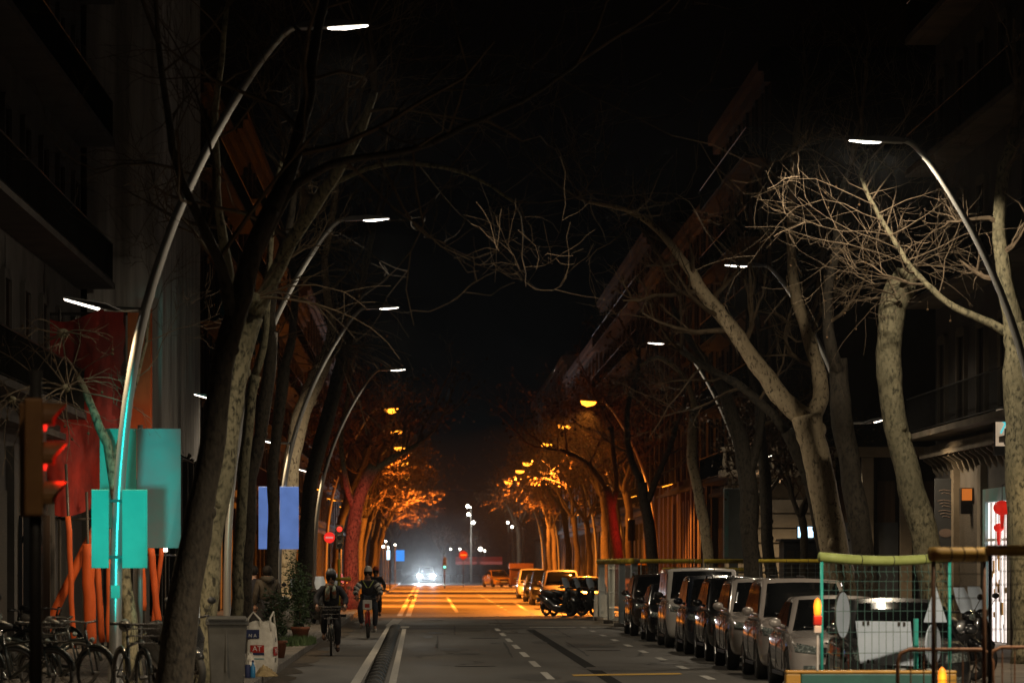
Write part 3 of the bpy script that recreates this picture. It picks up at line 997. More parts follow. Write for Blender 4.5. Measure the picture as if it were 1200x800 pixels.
tree('tall mottled plane tree at the right edge whose dark branch carries bright bare twigs', 68,
     [(1212, 800, 44), (1206, 700, 42), (1200, 600, 40), (1198, 500, 38), (1196, 420, 38), (1188, 380, 32)],
     [[(1190, 395, 13), (1150, 374, 9), (1110, 354, 8), (1080, 326, 7), (1055, 292, 6), (1034, 258, 5.5), (1018, 228, 5), (1010, 205, 4), (1020, 186, 3)], [(1192, 400, 26), (1178, 330, 20), (1172, 260, 16), (1190, 150, 12)]], 25, 'bark', 'twig_pale', gl=1.7, depth=.5, nlimb=3,
     bursts=[], sprays=[(1080, 327, 2.1, 178), (1066, 310, 2.9, 172), (1055, 292, 2.4, 165), (1044, 275, 2.6, 176), (1034, 258, 1.9, 160), (1024, 240, 2.0, 172), (1016, 224, 1.6, 160), (1011, 208, 1.3, 170), (1012, 200, 1.1, 120),
                        (1020, 186, .9, 60), (1030, 250, 1.3, 20), (1044, 275, 1.2, 35), (1062, 305, 1.3, 25), (1100, 345, 1.5, 60), (1120, 358, 1.4, 150), (1018, 228, 1.1, 30), (1090, 335, 1.5, 200), (1058, 298, 1.8, 195)])
tree('dark plane tree right of the grey cabinet, forking low', 101,
     [(884, 735, 22), (882, 660, 21), (878, 590, 21), (872, 540, 20), (858, 490, 17), (838, 440, 13)], [[(838, 440, 10), (812, 400, 8), (790, 350, 6)], [(876, 560, 12), (890, 500, 10), (892, 430, 8), (880, 350, 6)]], 26, 'bark_dark', gl=2.4)
tree('thin dark plane tree in front of the lit hedge, second from the cabinet', 108,
     [(907, 735, 15), (904, 670, 14), (898, 590, 14), (893, 530, 13), (892, 470, 12)], [[(892, 470, 9), (880, 400, 8), (885, 310, 6)]], 27, 'bark_dark', gl=2.4, leaf=.1)
tree('reddish thin curved plane tree behind the yellow-topped fence', 136,
     [(833, 715, 13), (830, 650, 13), (825, 610, 13), (816, 565, 12), (811, 520, 11), (814, 480, 10)], [[(814, 480, 8), (800, 440, 6), (770, 420, 5), (748, 430, 4)]], 28, 'bark_pale', gl=2.0, leaf=.15,
     bursts=[(806, 452, -.5, 12, 2.2, .016, (-.8, -.2, .2), .15)])
tree('dark forked plane tree in front of the striped facade', 150,
     [(764, 700, 14), (764, 650, 14), (758, 600, 13), (752, 565, 12)], [[(752, 565, 9), (738, 530, 8), (735, 480, 6), (750, 420, 5)], [(758, 590, 8), (775, 545, 7), (790, 500, 6)]], 29, 'bark_dark', gl=2.6, leaf=.2,
     bursts=[(750, 440, -.5, 10, 2.4, .017, (-.5, -.2, .1), .2)])
tree('plane tree glowing red at the end of the yellow-topped fence', 160.5,
     [(727, 700, 12), (724, 650, 12), (717, 600, 11), (709, 570, 9)], [[(709, 570, 7), (690, 545, 6), (665, 530, 5), (640, 525, 4)], [(717, 600, 7), (722, 560, 6), (716, 500, 5)]], 30, 'bark_far', 'twig_far', gl=2.8, leaf=.2)


# --- far rows: four different trees, copied, turned and scaled
def far_tree(seed, label, loc, lean):
    rng = random.Random(seed)
    t = thing('plane_tree', label, 'tree', loc, 0, 'far plane trees under the orange lamps')
    tm, cm, lf = MB(), MB(), MB()
    pts = [V((0, 0, -.06)), V((lean * .08, 0.05, 1.6)), V((lean * .25, 0, 3.4)), V((lean * .7, -.1, 5.2))]
    pts, rad = wobble(pts, [.25, .2, .185, .18], 2, .05, rng)
    rad[0] *= 1.3
    tm.tube(pts, rad, 10, jag=.06)
    for k in range(5):
        a = 2 * PI * k / 5 + rng.uniform(-.4, .4)
        d = V((math.cos(a) * .75 + lean * .35, math.sin(a) * .6, 1.0))
        L = rng.uniform(2.4, 3.4)
        q = [pts[-1] - V((0, 0, .15))]
        dd = d.normalized()
        for z in range(4):
            dd = (dd + V((rng.gauss(0, .18), rng.gauss(0, .18), .12))).normalized()
            q.append(q[-1] + dd * L / 4)
        qr = [.125, .1, .088, .075, .06]
        q, qr = wobble(q, qr, 1, .05, rng)
        tm.tube(q, qr, 7, jag=.05)
        for j in (3, 5, 7, 8, 8):
            s = V((rng.gauss(0, .7), rng.gauss(0, .7), rng.uniform(-.1, .9)))
            grow(cm, q[j], (q[j] - q[j - 2]).normalized() * .6 + s, rng.uniform(2.0, 3.4), .045, 0, 2, rng, up=.04, lf=lf, leaf=.38, nch=(6, 5))
    tm.build('trunk', 'bark_far', t, True)
    cr = cm.build('crown', 'twig_far', t)
    lf.build('leaves', 'leaf_dry', cr)
    return t


FT = []
for i in range(4):
    side = -1 if i % 2 == 0 else 1
    y = (172, 178, 196, 190)[i]
    x = -4.2 if side < 0 else 9.6
    FT.append(far_tree(50 + i, f'bare orange-lit plane tree, {ORD[i // 2]} of the far {"left" if side < 0 else "right"} row', (x, y, .13), 1 if side < 0 else -.4))
rr = random.Random(8)
for side in (0, 1):
    for k in range(11):
        y = (196 if side == 0 else 190) + (k + 1) * (17 if k < 7 else 22) + rr.uniform(-2.5, 2.5)
        x = (-4.2 if side == 0 else 9.7) + rr.uniform(-.35, .35)
        src = FT[side + 2 * rr.randrange(2)]
        dup(src, (x, y, .13), rr.uniform(-.9, .9), f'bare orange-lit plane tree, {ORD[k + 2] if k + 2 < 12 else "farthest"} of the far {"left" if side == 0 else "right"} row', s=rr.uniform(.85, 1.1))
dup(FT[1], (1.8, 395, .05), 1.4, 'small leafy tree standing in the road end beside the white lamps', 'far plane trees under the orange lamps', .55)
dup(FT[3], (4.6, 402, .05), .4, 'small leafy tree behind the red awning at the road end', 'far plane trees under the orange lamps', .5)
dup(FT[3], (10.4, 122, .13), 2.2, 'twiggy young tree lit gold behind the thin dark trunks', 'plane trees on the pavements', .72)
dup(FT[1], (11.2, 112, .13), .2, 'twiggy young tree lit gold beside the bright screen', 'plane trees on the pavements', .62)


# ---------------------------------------------------------------- potted shrubs on the left pavement
def shrub(label, loc, h, w, n, seed, pot=True):
    rng = random.Random(seed)
    t = thing('shrub', label, 'shrub', loc)
    st, lf = MB(), MB()
    z0 = .3 if pot else 0
    if pot:
        MB().lathe([(.16, 0), (.2, .26), (.22, .27), (.22, .33), (.19, .33), (.18, .28)], (0, 0, 0), sides=18).build('pot', 'terracotta', t, True)
    for i in range(16):
        a = rng.uniform(0, 2 * PI)
        top = V((math.cos(a) * w * rng.uniform(.1, .8), math.sin(a) * w * rng.uniform(.1, .8), z0 + h * rng.uniform(.55, 1)))
        mid = V((top.x * .35, top.y * .35, z0 + (top.z - z0) * .5))
        st.tube([(0, 0, z0 - .06), mid, top], [.012, .008, .004], 4)
        for k in range(n // 16):
            f = rng.random() ** .7
            p = (mid.lerp(top, f * 2 - 1) if f > .5 else V((0, 0, z0)).lerp(mid, f * 2)) + V((rng.gauss(0, .1), rng.gauss(0, .1), rng.gauss(0, .07)))
            d = V((rng.gauss(0, 1), rng.gauss(0, 1), rng.uniform(-.4, 1))).normalized()
            b = d.orthogonal().normalized()
            L = rng.uniform(.07, .13)
            lf.add([p, p + d * L * .5 + b * L * .17, p + d * L, p + d * L * .5 - b * L * .17], [(0, 1, 2, 3)])
    st.build('stem', 'twig', t)
    lf.build('leaves', 'leaf', t)
    return t


Y = 88
shrub('tall dark green leafy shrub growing against the pale trunk', (X(352, Y), Y, .13), 1.75, .52, 1900, 4)
shrub('smaller leafy shrub in a terracotta pot behind the full white bag', (X(296, 70) + .35, 72, .13), 1.0, .3, 700, 5)
Y = 90
m = MB()
rr = random.Random(5)
for i in range(900):
    a, r = rr.uniform(0, 2 * PI), rr.random() ** .5
    p = V((math.cos(a) * .45 * r, math.sin(a) * 3.2 * r, 0))
    h = rr.uniform(.06, .2)
    m.add([p + V((-.012, 0, 0)), p + V((.012, 0, 0)), p + V((rr.gauss(0, .04), rr.gauss(0, .04), h))], [(0, 1, 2)])
o = m.build('grass', 'grass', loc=(X(347, 85), 85, .131))
o['kind'] = 'stuff'
o['label'] = 'green grass tufts at the foot of the tall shrub'


# ---------------------------------------------------------------- cars
def evaluated(ob):
    dg = bpy.context.evaluated_depsgraph_get()
    dg.update()
    return bpy.data.meshes.new_from_object(ob.evaluated_get(dg))


SPECS = {  # length, half width, height, bonnet z, belt z, ground clearance, wheel r, windscreen base, roof start, roof end, rear base, roof half width factor
    'suv': (4.5, .91, 1.64, 1.0, 1.06, .24, .35, 1.1, 2.05, 3.9, 4.42, .77),
    'hatch': (3.95, .85, 1.43, .86, .93, .17, .3, .92, 1.95, 3.2, 3.85, .74),
    'mpv': (4.3, .88, 1.66, .98, 1.04, .18, .31, .8, 1.95, 3.75, 4.22, .77),
    'van': (4.45, .92, 1.82, 1.08, 1.12, .19, .32, .95, 1.55, 4.2, 4.4, .86),
    'sedan': (4.5, .88, 1.42, .84, .93, .16, .31, 1.08, 2.15, 3.05, 4.05, .72),
}


def car(name, label, kind, pt, loc, rz=0.0, lights=False, plate='', cat='car', rails=False, group='parked cars along the right kerb'):
    L, W, HT, zb, zbelt, zc, wr, y0, y1, y2, y3, rf = SPECS[kind]
    t = thing(name, label, cat, loc, rz, group)
    pm_ = PAINT[pt]
    # lower body
    st = [(0.0, .34 + zc * .3, zb - .34, .66), (0.05, zc + .04, zb - .24, .83), (0.22, zc, zb - .12, .93), (0.55, zc, zb - .05, .975), (y0 - .15, zc, zb, 1.0), (y0 + .5, zc, zbelt, 1.0),
          (L * .5, zc, zbelt, 1.0), (L - 1.0, zc, zbelt + .01, .99), (L - .4, zc + .02, zbelt, .965), (L - .12, zc + .08, zbelt - .05, .9), (L, zc + .2, zbelt - .16, .78)]
    v, f = [], []
    nr = 0
    for (y, z0, z1, k) in st:
        w = W * k
        h = z1 - z0
        half = [(0, z0), (w * .8, z0), (w * .965, z0 + .05), (w, z0 + h * .35), (w * 1.0, z0 + h * .62), (w * .965, z0 + h * .86), (w * .86, z1), (w * .5, z1 + .025), (0, z1 + .035)]
        ring = [(x, y, z) for x, z in half] + [(-x, y, z) for x, z in reversed(half[1:-1])]
        # nose and tail curve in plan
        if y < .3:
            ring = [(x, y + .26 * (abs(x) / W) ** 2.4 * (1 - y / .4), z) for x, y, z in ring]
        if y > L - .3:
            ring = [(x, y - .2 * (abs(x) / W) ** 2.4, z) for x, y, z in ring]
        nr = len(ring)
        v += ring
    for i in range(len(st) - 1):
        for k in range(nr):
            f.append((i * nr + k, i * nr + (k + 1) % nr, (i + 1) * nr + (k + 1) % nr, (i + 1) * nr + k))
    for b in (0, (len(st) - 1) * nr):      # end caps as strips
        for k in range(0, nr // 2):
            a, c = k, nr - k
            q = [b + a, b + a + 1, b + nr - a - 1, b + (nr - a) % nr]
            q = list(dict.fromkeys(q))
            if len(q) >= 3:
                f.append(tuple(q))
    mb = MB()
    mb.v, mb.f = v, f
    tmp = mb.build('tmp', None, None, True)
    sm = tmp.modifiers.new('s', 'SUBSURF')
    sm.levels = sm.render_levels = 2
    wy = (.86, L - .82)
    cut = MB()
    for y in wy:
        for s in (-1, 1):
            cut.lathe([(wr + .065, s * (W - .3)), (wr + .065, s * (W + .3))], (0, y, wr - .01), 'X', 24)
    cu = cut.build('tmpc', None)
    bo = tmp.modifiers.new('b', 'BOOLEAN')
    bo.object = cu
    bo.solver = 'EXACT'
    me = evaluated(tmp)
    bpy.data.objects.remove(tmp)
    bpy.data.objects.remove(cu)
    me.materials.clear()
    me.materials.append(pm_)
    me.polygons.foreach_set('use_smooth', [True] * len(me.polygons))
    me.polygons.foreach_set('material_index', [0] * len(me.polygons))
    body = bpy.data.objects.new('body', me)
    col.objects.link(body)
    body.parent = t
    e = body.modifiers.new('e', 'EDGE_SPLIT')
    e.split_angle = R(40)
    bv = BVHTree.FromPolygons([q.co[:] for q in me.vertices], [p.vertices[:] for p in me.polygons])

    def patch(poly, dr, off, nx=8, ny=4):
        """bilinear patch of four (x,z) corners thrown along dr onto the body, lifted by off and given thickness"""
        d = V(dr).normalized()
        rows = []
        for j in range(ny + 1):
            row = []
            for i in range(nx + 1):
                u, w2 = i / nx, j / ny
                a = V((*poly[0], 0)).lerp(V((*poly[1], 0)), u)
                b = V((*poly[3], 0)).lerp(V((*poly[2], 0)), u)
                p = a.lerp(b, w2)
                o = V((p.x, 0, p.y)) - d * 3
                hit = bv.ray_cast(o, d)[0]
                row.append((hit if hit else V((p.x, .3, p.y))) - d * off)
            rows.append(row)
        q = MB()
        vs = [p for r in rows for p in r] + [p + d * (off + .02) for r in rows for p in r]
        n = (nx + 1) * (ny + 1)
        fs = []
        for j in range(ny):
            for i in range(nx):
                a = j * (nx + 1) + i
                fs.append((a, a + 1, a + nx + 2, a + nx + 1))
        bd = [i for i in range(nx + 1)] + [j * (nx + 1) + nx for j in range(1, ny + 1)] + [ny * (nx + 1) + i for i in range(nx - 1, -1, -1)] + [j * (nx + 1) for j in range(ny - 1, 0, -1)]
        for i in range(len(bd)):
            a, b = bd[i], bd[(i + 1) % len(bd)]
            fs.append((a, a + n, b + n, b))
        q.add(vs, fs)
        return q

    zf = zb - .3
    g = patch([(-.42 * W, zf - .02), (.42 * W, zf - .02), (.46 * W, zf + .12), (-.46 * W, zf + .12)], (0, 1, 0), .012).build('grille', 'black', body)
    patch([(-.42 * W, zf + .035), (.42 * W, zf + .035), (.42 * W, zf + .055), (-.42 * W, zf + .055)], (0, 1, 0), .02, 8, 1).build('grille_bar', 'chrome', g)
    patch([(-.55 * W, zc + .12), (.55 * W, zc + .12), (.5 * W, zc + .25), (-.5 * W, zc + .25)], (0, 1, 0), .012).build('air_intake', 'black', body)
    pl = patch([(-.25, zc + .235), (.25, zc + .235), (.25, zc + .345), (-.25, zc + .345)], (0, 1, 0), .022, 3, 1)
    pl.build('number_plate', 'plate', body)
    for s in (-1, 1):
        hl = [(s * .5 * W, zf + .015), (s * .93 * W, zf + .05), (s * .95 * W, zf + .2), (s * .53 * W, zf + .13)]
        h = patch(hl, (0, 1, 0), .012, 8, 4).build('headlight', 'lens' if not lights else 'headlight_on', body, True)
        patch([(s * .56 * W, zc + .15), (s * .76 * W, zc + .15), (s * .76 * W, zc + .23), (s * .56 * W, zc + .23)], (0, 1, 0), .014, 3, 2).build('fog_light', 'lens', body)
        patch([(s * .66 * W, zbelt - .38), (s * .93 * W, zbelt - .38), (s * .92 * W, zbelt - .14), (s * .7 * W, zbelt - .12)], (0, -1, 0), .012, 4, 3).build('taillight', 'taillens', body)
        m = MB().ball((s * (W + .09), y0 + .42, zbelt + .08), (.1, .07, .075), 10, 8).tube([(s * (W - .06), y0 + .45, zbelt + .02), (s * (W + .04), y0 + .43, zbelt + .05)], .025, 6)
        mo = m.build('mirror', pm_ if pt != 'white' else 'black', body, True)
        MB().box((s * (W + .09), y0 + .485, zbelt + .08), (.15, .012, .1)).build('mirror_glass', 'glass', mo)
        for y in (L * .5 + .02, L * .5 + 1.0):
            MB().box((s * (W + .012), y, zbelt - .14), (.03, .19, .028)).build('door_handle', pm_, body, bevel=.008)
        # door seams
        sm_ = MB()
        for y in (y0 + .35, L * .5 + .15):
            sm_.box((s * (W - .004), y, (zc + zbelt) / 2 + .03), (.012, .009, zbelt - zc - .22))
        sm_.build('door_seam', 'black', body)
        MB().box((s * (W - .02), L * .5, zc + .07), (.016, L - 2.7, .06)).build('sill', 'black', body, bevel=.01)
    # greenhouse
    wb, wt = W * .93, W * rf
    NX = 6

    def gp(u, lev, yb, yt, zb_, zt, bow):
        x = (wb + (wt - wb) * lev) * u
        return V((x, yb + (yt - yb) * lev + bow * u * u * (1 - .4 * lev), zb_ + (zt - zb_) * lev + (.035 * (1 - u * u) * max(0, lev - .5) * 2)))
    zl, zt = zbelt - .06, HT - .03
    fr = [[gp(-1 + 2 * i / NX, lev, y0, y1, zl - (zbelt - zb) * .4, zt, .16) for i in range(NX + 1)] for lev in (0, .5, 1)]
    bk = [[gp(-1 + 2 * i / NX, lev, y3, y2, zl, zt, -.1) for i in range(NX + 1)] for lev in (0, .5, 1)]
    q = MB()
    vs = [p for r in fr for p in r] + [p for r in bk for p in r]
    n1, n3 = NX + 1, 3 * (NX + 1)
    fs = []
    for lev in range(2):
        for i in range(NX):
            a = lev * n1 + i
            fs.append((a, a + 1, a + 1 + n1, a + n1))
            a += n3
            fs.append((a, a + n1, a + n1 + 1, a + 1))
        for i in (0, NX):
            a = lev * n1 + i
            fs.append((a, a + n1, a + n1 + n3, a + n3))
    for i in range(NX):
        a = 2 * n1 + i
        fs.append((a, a + 1, a + 1 + n3, a + n3))
        fs.append((i, i + n3, i + 1 + n3, i + 1))
    q.add(vs, fs)
    cab = q.build('cabin', pm_, body, True)
    be = cab.modifiers.new('bevel', 'BEVEL')
    be.width, be.segments, be.limit_method, be.angle_limit = .075, 4, 'ANGLE', R(38)
    e = cab.modifiers.new('e', 'EDGE_SPLIT')
    e.split_angle = R(50)

    def screen(yb, yt, bow, nm, sgn, zb_):
        w = MB()
        vs, fs = [], []
        for j in range(4):
            lev = .1 + .8 * j / 3
            for i in range(NX + 1):
                u = (-1 + 2 * i / NX) * (.9 - .02 * j)
                p = gp(u, lev, yb, yt, zb_, zt, bow)
                vs.append(p + V((0, sgn * .012, .01)))
        for j in range(3):
            for i in range(NX):
                a = j * n1 + i
                fs.append((a, a + 1, a + 1 + n1, a + n1))
        k = len(vs)
        vs += [p - V((0, sgn * .03, .02)) for p in vs]
        bd = list(range(n1)) + [n1 * j + NX for j in range(1, 4)] + [3 * n1 + i for i in range(NX - 1, -1, -1)] + [n1 * j for j in (2, 1)]
        for i in range(len(bd)):
            a, b = bd[i], bd[(i + 1) % len(bd)]
            fs.append((a, a + k, b + k, b))
        w.add(vs, fs)
        return w.build(nm, 'glass', cab, True)
    ws = screen(y0, y1, .16, 'windscreen', -1, zl - (zbelt - zb) * .4)
    wp = MB()
    for s in (-.25, .42):
        a, b = gp(s, .12, y0, y1, zl - (zbelt - zb) * .4, zt, .16), gp(s - .42, .18, y0, y1, zl - (zbelt - zb) * .4, zt, .16)
        wp.tube([a + V((0, -.03, .01)), b + V((0, -.03, .015))], .009, 4)
    wp.build('wiper', 'black', ws)
    screen(y3, y2, -.1, 'rear_window', 1, zl)
    for s in (-1, 1):
        cuts = [(.0, .47), (.5, .97)] if kind != 'van' else [(0, .34), (.37, .66), (.69, .97)]
        for a, b in cuts:
            def sp(u, lev):
                ya = y0 + .2 + (y1 + .06 - y0 - .2) * lev + .06
                yb = y3 - .22 + (y2 - .12 - y3 + .22) * lev
                return V((s * (wb + (wt - wb) * lev + .006), ya + (yb - ya) * u, zl + (zt - zl) * lev))
            c = [sp(a, .17), sp(b, .17), sp(b, .86), sp(a, .86)]
            n = V((s, 0, .3)).normalized()
            w = MB().add([p + n * .006 for p in c] + [p - n * .03 for p in c], [(0, 1, 2, 3), (4, 7, 6, 5), (0, 4, 5, 1), (1, 5, 6, 2), (2, 6, 7, 3), (3, 7, 4, 0)])
            w.build('side_window', 'glass', cab)
        if rails:
            MB().tube([(s * wt * .93, y1 + .1, HT - .03), (s * wt * .93, y1 + .2, HT + .035), (s * wt * .93, y2 - .2, HT + .035), (s * wt * .93, y2 - .1, HT - .03)], .018, 6).build('roof_rail', 'steel_dark', cab)
        for y in wy:
            w = bpy.data.objects.new('wheel', None)
            col.objects.link(w)
            w.parent = t
            w.location = (s * (W - .12), y, wr)
            MB().lathe([(wr * .66, -.1), (wr * .93, -.105), (wr, -.07), (wr, .07), (wr * .93, .105), (wr * .66, .1)], (0, 0, 0), 'X', 28).build('tyre', 'rubber', w, True)
            rm = MB().lathe([(wr * .68, -.08), (wr * .68, .095), (wr * .62, .1), (wr * .6, .06), (.07, .065), (.06, .09), (.001, .092)] if s > 0 else [(.001, -.092), (.06, -.09), (.07, -.065), (wr * .6, -.06), (wr * .62, -.1), (wr * .68, -.095), (wr * .68, .08)], (0, 0, 0), 'X', 28)
            for k in range(5):
                a = 2 * PI * k / 5
                rm.tube([(s * .08, 0, 0), (s * .085, math.cos(a) * wr * .62, math.sin(a) * wr * .62)], .028, 5)
            rm.build('rim', 'rim', w)
    # underside so that no light leaks through the arches
    MB().bb((-W * .72, .35, zc + .02), (W * .72, L - .35, zc + .12)).build('underbody', 'black', body)
    MB().tube([(0, y2 - .1, HT), (0, y2 + .06, HT + .22)], .006, 4).build('aerial', 'black', cab)
    return t


def place_x(w):
    return 5.42 + w


car('parked_car', 'silver saloon car nearest to the camera, parked at the front of the right row', 'sedan', 'silver', (place_x(.88), 56.6, 0))
car('parked_car', 'pale champagne people carrier parked right behind the silver saloon', 'mpv', 'champ', (place_x(.92), 62.3, 0), rails=False)
car('parked_car', 'silver estate with grey roof rails, third from the front of the row', 'suv', 'silver', (place_x(.9), 67.8, 0), rails=True)
car('parked_car', 'black high car with clear fog lamps, fourth from the front of the row', 'suv', 'black', (place_x(.95), 73.8, 0), rails=True)
car('parked_car', 'dark navy car with bright headlamp, parked just in front of the white minivan', 'mpv', 'navy', (place_x(.9), 79.6, 0))
car('parked_van', 'white minivan parked between two dark cars in the right row', 'van', 'white', (place_x(.95), 86.2, 0), cat='minivan')
car('parked_car', 'small low black hatchback parked right behind the white minivan', 'hatch', 'black', (place_x(.85), 93.2, 0))
car('parked_car', 'dark brown off-roader last in the row before the wire fence', 'suv', 'brown', (place_x(.9), 100.4, 0), rails=True)
car('parked_car', 'black car standing behind the green wire fence, mostly hidden by the white board', 'hatch', 'grey', (6.5, 50.6, 0), 0, group='cars behind the fence')
g2 = 'cars parked on the orange-lit stretch'
car('parked_car', 'dark car with orange glints nearest of the far orange-lit row', 'sedan', 'grey', (6.3, 148, 0), group=g2)
car('parked_car', 'large pale car with black windscreen second in the far orange-lit row', 'mpv', 'champ', (5.75, 160, 0), group=g2)
car('parked_car', 'dark high car third in the far orange-lit row', 'suv', 'black', (5.75, 176, 0), group=g2)
car('parked_car', 'small dark car fourth in the far orange-lit row', 'hatch', 'navy', (5.8, 192, 0), group=g2)
car('parked_van', 'yellowish delivery van behind the tree trunks of the far row', 'van', 'yellow', (9.6, 175, .13), group=g2, cat='van')
car('parked_car', 'pale car sticking up behind the second far car', 'mpv', 'white', (5.9, 210, 0), group=g2)
car('parked_taxi', 'black and yellow taxi standing at the road end beside the brown container', 'sedan', 'yellow', (6.6, 322, 0), .25, group=g2, cat='taxi')
wc = car('oncoming_car', 'white car coming head-on with dazzling headlights at the road end', 'mpv', 'white', (-.05, 372, 0), 0, True, group='moving traffic')
for s in (-1, 1):
    spot('headlamp_beam', (-.05 + s * .66, 371.8, .75), (-.05 + s * .7, 300, .9), 9000, (.85, .93, 1), 60, .9, .08)


# ---------------------------------------------------------------- scooters and bicycles
def wheel_bits(w, r, tw=.05, spokes=0, disc=True):
    MB().torus((0, 0, 0), r - tw, tw, 'X', 28, 8).build('tyre', 'rubber', w, True)
    m = MB().torus((0, 0, 0), r - tw * 1.9, .012, 'X', 28, 6)
    m.lathe([(.03, -.05), (.03, .05)], (0, 0, 0), 'X', 10)
    for k in range(spokes):
        a = 2 * PI * k / spokes
        m.tube([(.02 * (-1) ** k, 0, 0), (0, math.cos(a) * (r - tw * 1.9), math.sin(a) * (r - tw * 1.9))], .0022 if spokes > 8 else .016, 3)
    m.build('rim', 'steel_dark', w)


def empty_part(name, parent, loc, rot=(0, 0, 0)):
    o = bpy.data.objects.new(name, None)
    col.objects.link(o)
    o.parent = parent
    o.location = loc
    o.rotation_euler = rot
    return o


def scooter(label, loc, rz, shell, group, screen=True):
    t = thing('scooter', label, 'scooter', loc, rz, group)
    for y, r in ((.0, .27), (1.3, .27)):
        w = empty_part('wheel', t, (0, y, r))
        wheel_bits(w, r, .055, 5)
    b = MB()
    b.tube([(0, .02, .3), (0, .1, .62), (0, .16, .95), (0, .2, 1.05)], [.05, .06, .045, .04], 10)
    b.tube([(0, .25, .32), (0, .5, .27), (0, .8, .3), (0, 1.05, .46), (0, 1.45, .66), (0, 1.7, .74)], [.1, .15, .16, .19, .17, .06], 12)
    b.build('body', shell, t, True)
    b = MB()
    vs, n = [], 7
    for j, (y, z, hw) in enumerate([(.2, .34, .14), (.1, .55, .2), (.07, .75, .21), (.1, .92, .15)]):
        for i in range(n):
            u = -1 + 2 * i / (n - 1)
            vs.append((u * hw, y + .12 * u * u - .04, z))
    k = len(vs)
    vs += [(a, c + .03, d) for a, c, d in vs]
    fs = []
    for j in range(3):
        for i in range(n - 1):
            a = j * n + i
            fs += [(a, a + 1, a + n + 1, a + n), (a + k, a + k + n, a + k + n + 1, a + k + 1)]
    b.add(vs, fs)
    b.build('leg_shield', shell, t, True)
    MB().tube([(0, .72, .74), (0, .95, .8), (0, 1.25, .84), (0, 1.55, .88)], [.1, .14, .15, .08], 10).build('seat', 'black', t, True)
    MB().tube([(-.34, .3, 1.06), (-.2, .2, 1.04), (.2, .2, 1.04), (.34, .3, 1.06)], .018, 8).build('handlebar', 'steel_dark', t, True)
    MB().ball((0, .12, .98), (.12, .1, .09), 12, 8).build('headset', shell, t, True)
    MB().ball((0, .045, .97), (.075, .035, .06), 10, 8).build('headlight', 'lens', t, True)
    MB().tube([(0, -.18, .48), (0, -.02, .57), (0, .16, .5)], [.05, .075, .05], 8).build('mudguard', shell, t, True)
    MB().tube([(-.08, .02, .27), (-.08, .13, .68)], .022, 6).tube([(.08, .02, .27), (.08, .13, .68)], .022, 6).build('fork', 'steel_dark', t, True)
    for s in (-1, 1):
        mi = MB().tube([(s * .24, .22, 1.06), (s * .32, .18, 1.22)], .007, 5).ball((s * .33, .18, 1.27), (.07, .02, .05), 10, 6)
        mi.build('mirror', 'black', t, True)
    if screen:
        b = MB()
        vs = []
        for j, (y, z, hw) in enumerate([(.09, 1.03, .13), (.16, 1.22, .17), (.26, 1.42, .12)]):
            for i in range(5):
                u = -1 + i / 2
                vs.append((u * hw, y + .06 * u * u, z))
        vs += [(a, c + .008, d) for a, c, d in vs]
        fs = []
        for j in range(2):
            for i in range(4):
                a = j * 5 + i
                fs += [(a, a + 1, a + 6, a + 5), (a + 15, a + 20, a + 21, a + 16)]
        b.add(vs, fs)
        b.build('windshield', 'sign_back', t, True)
    MB().box((0, 1.72, .6), (.2, .02, .14)).build('number_plate', 'plate', t)
    MB().tube([(.1, .75, .2), (.22, .6, 0.01)], .012, 5).build('kickstand', 'steel_dark', t)
    return t


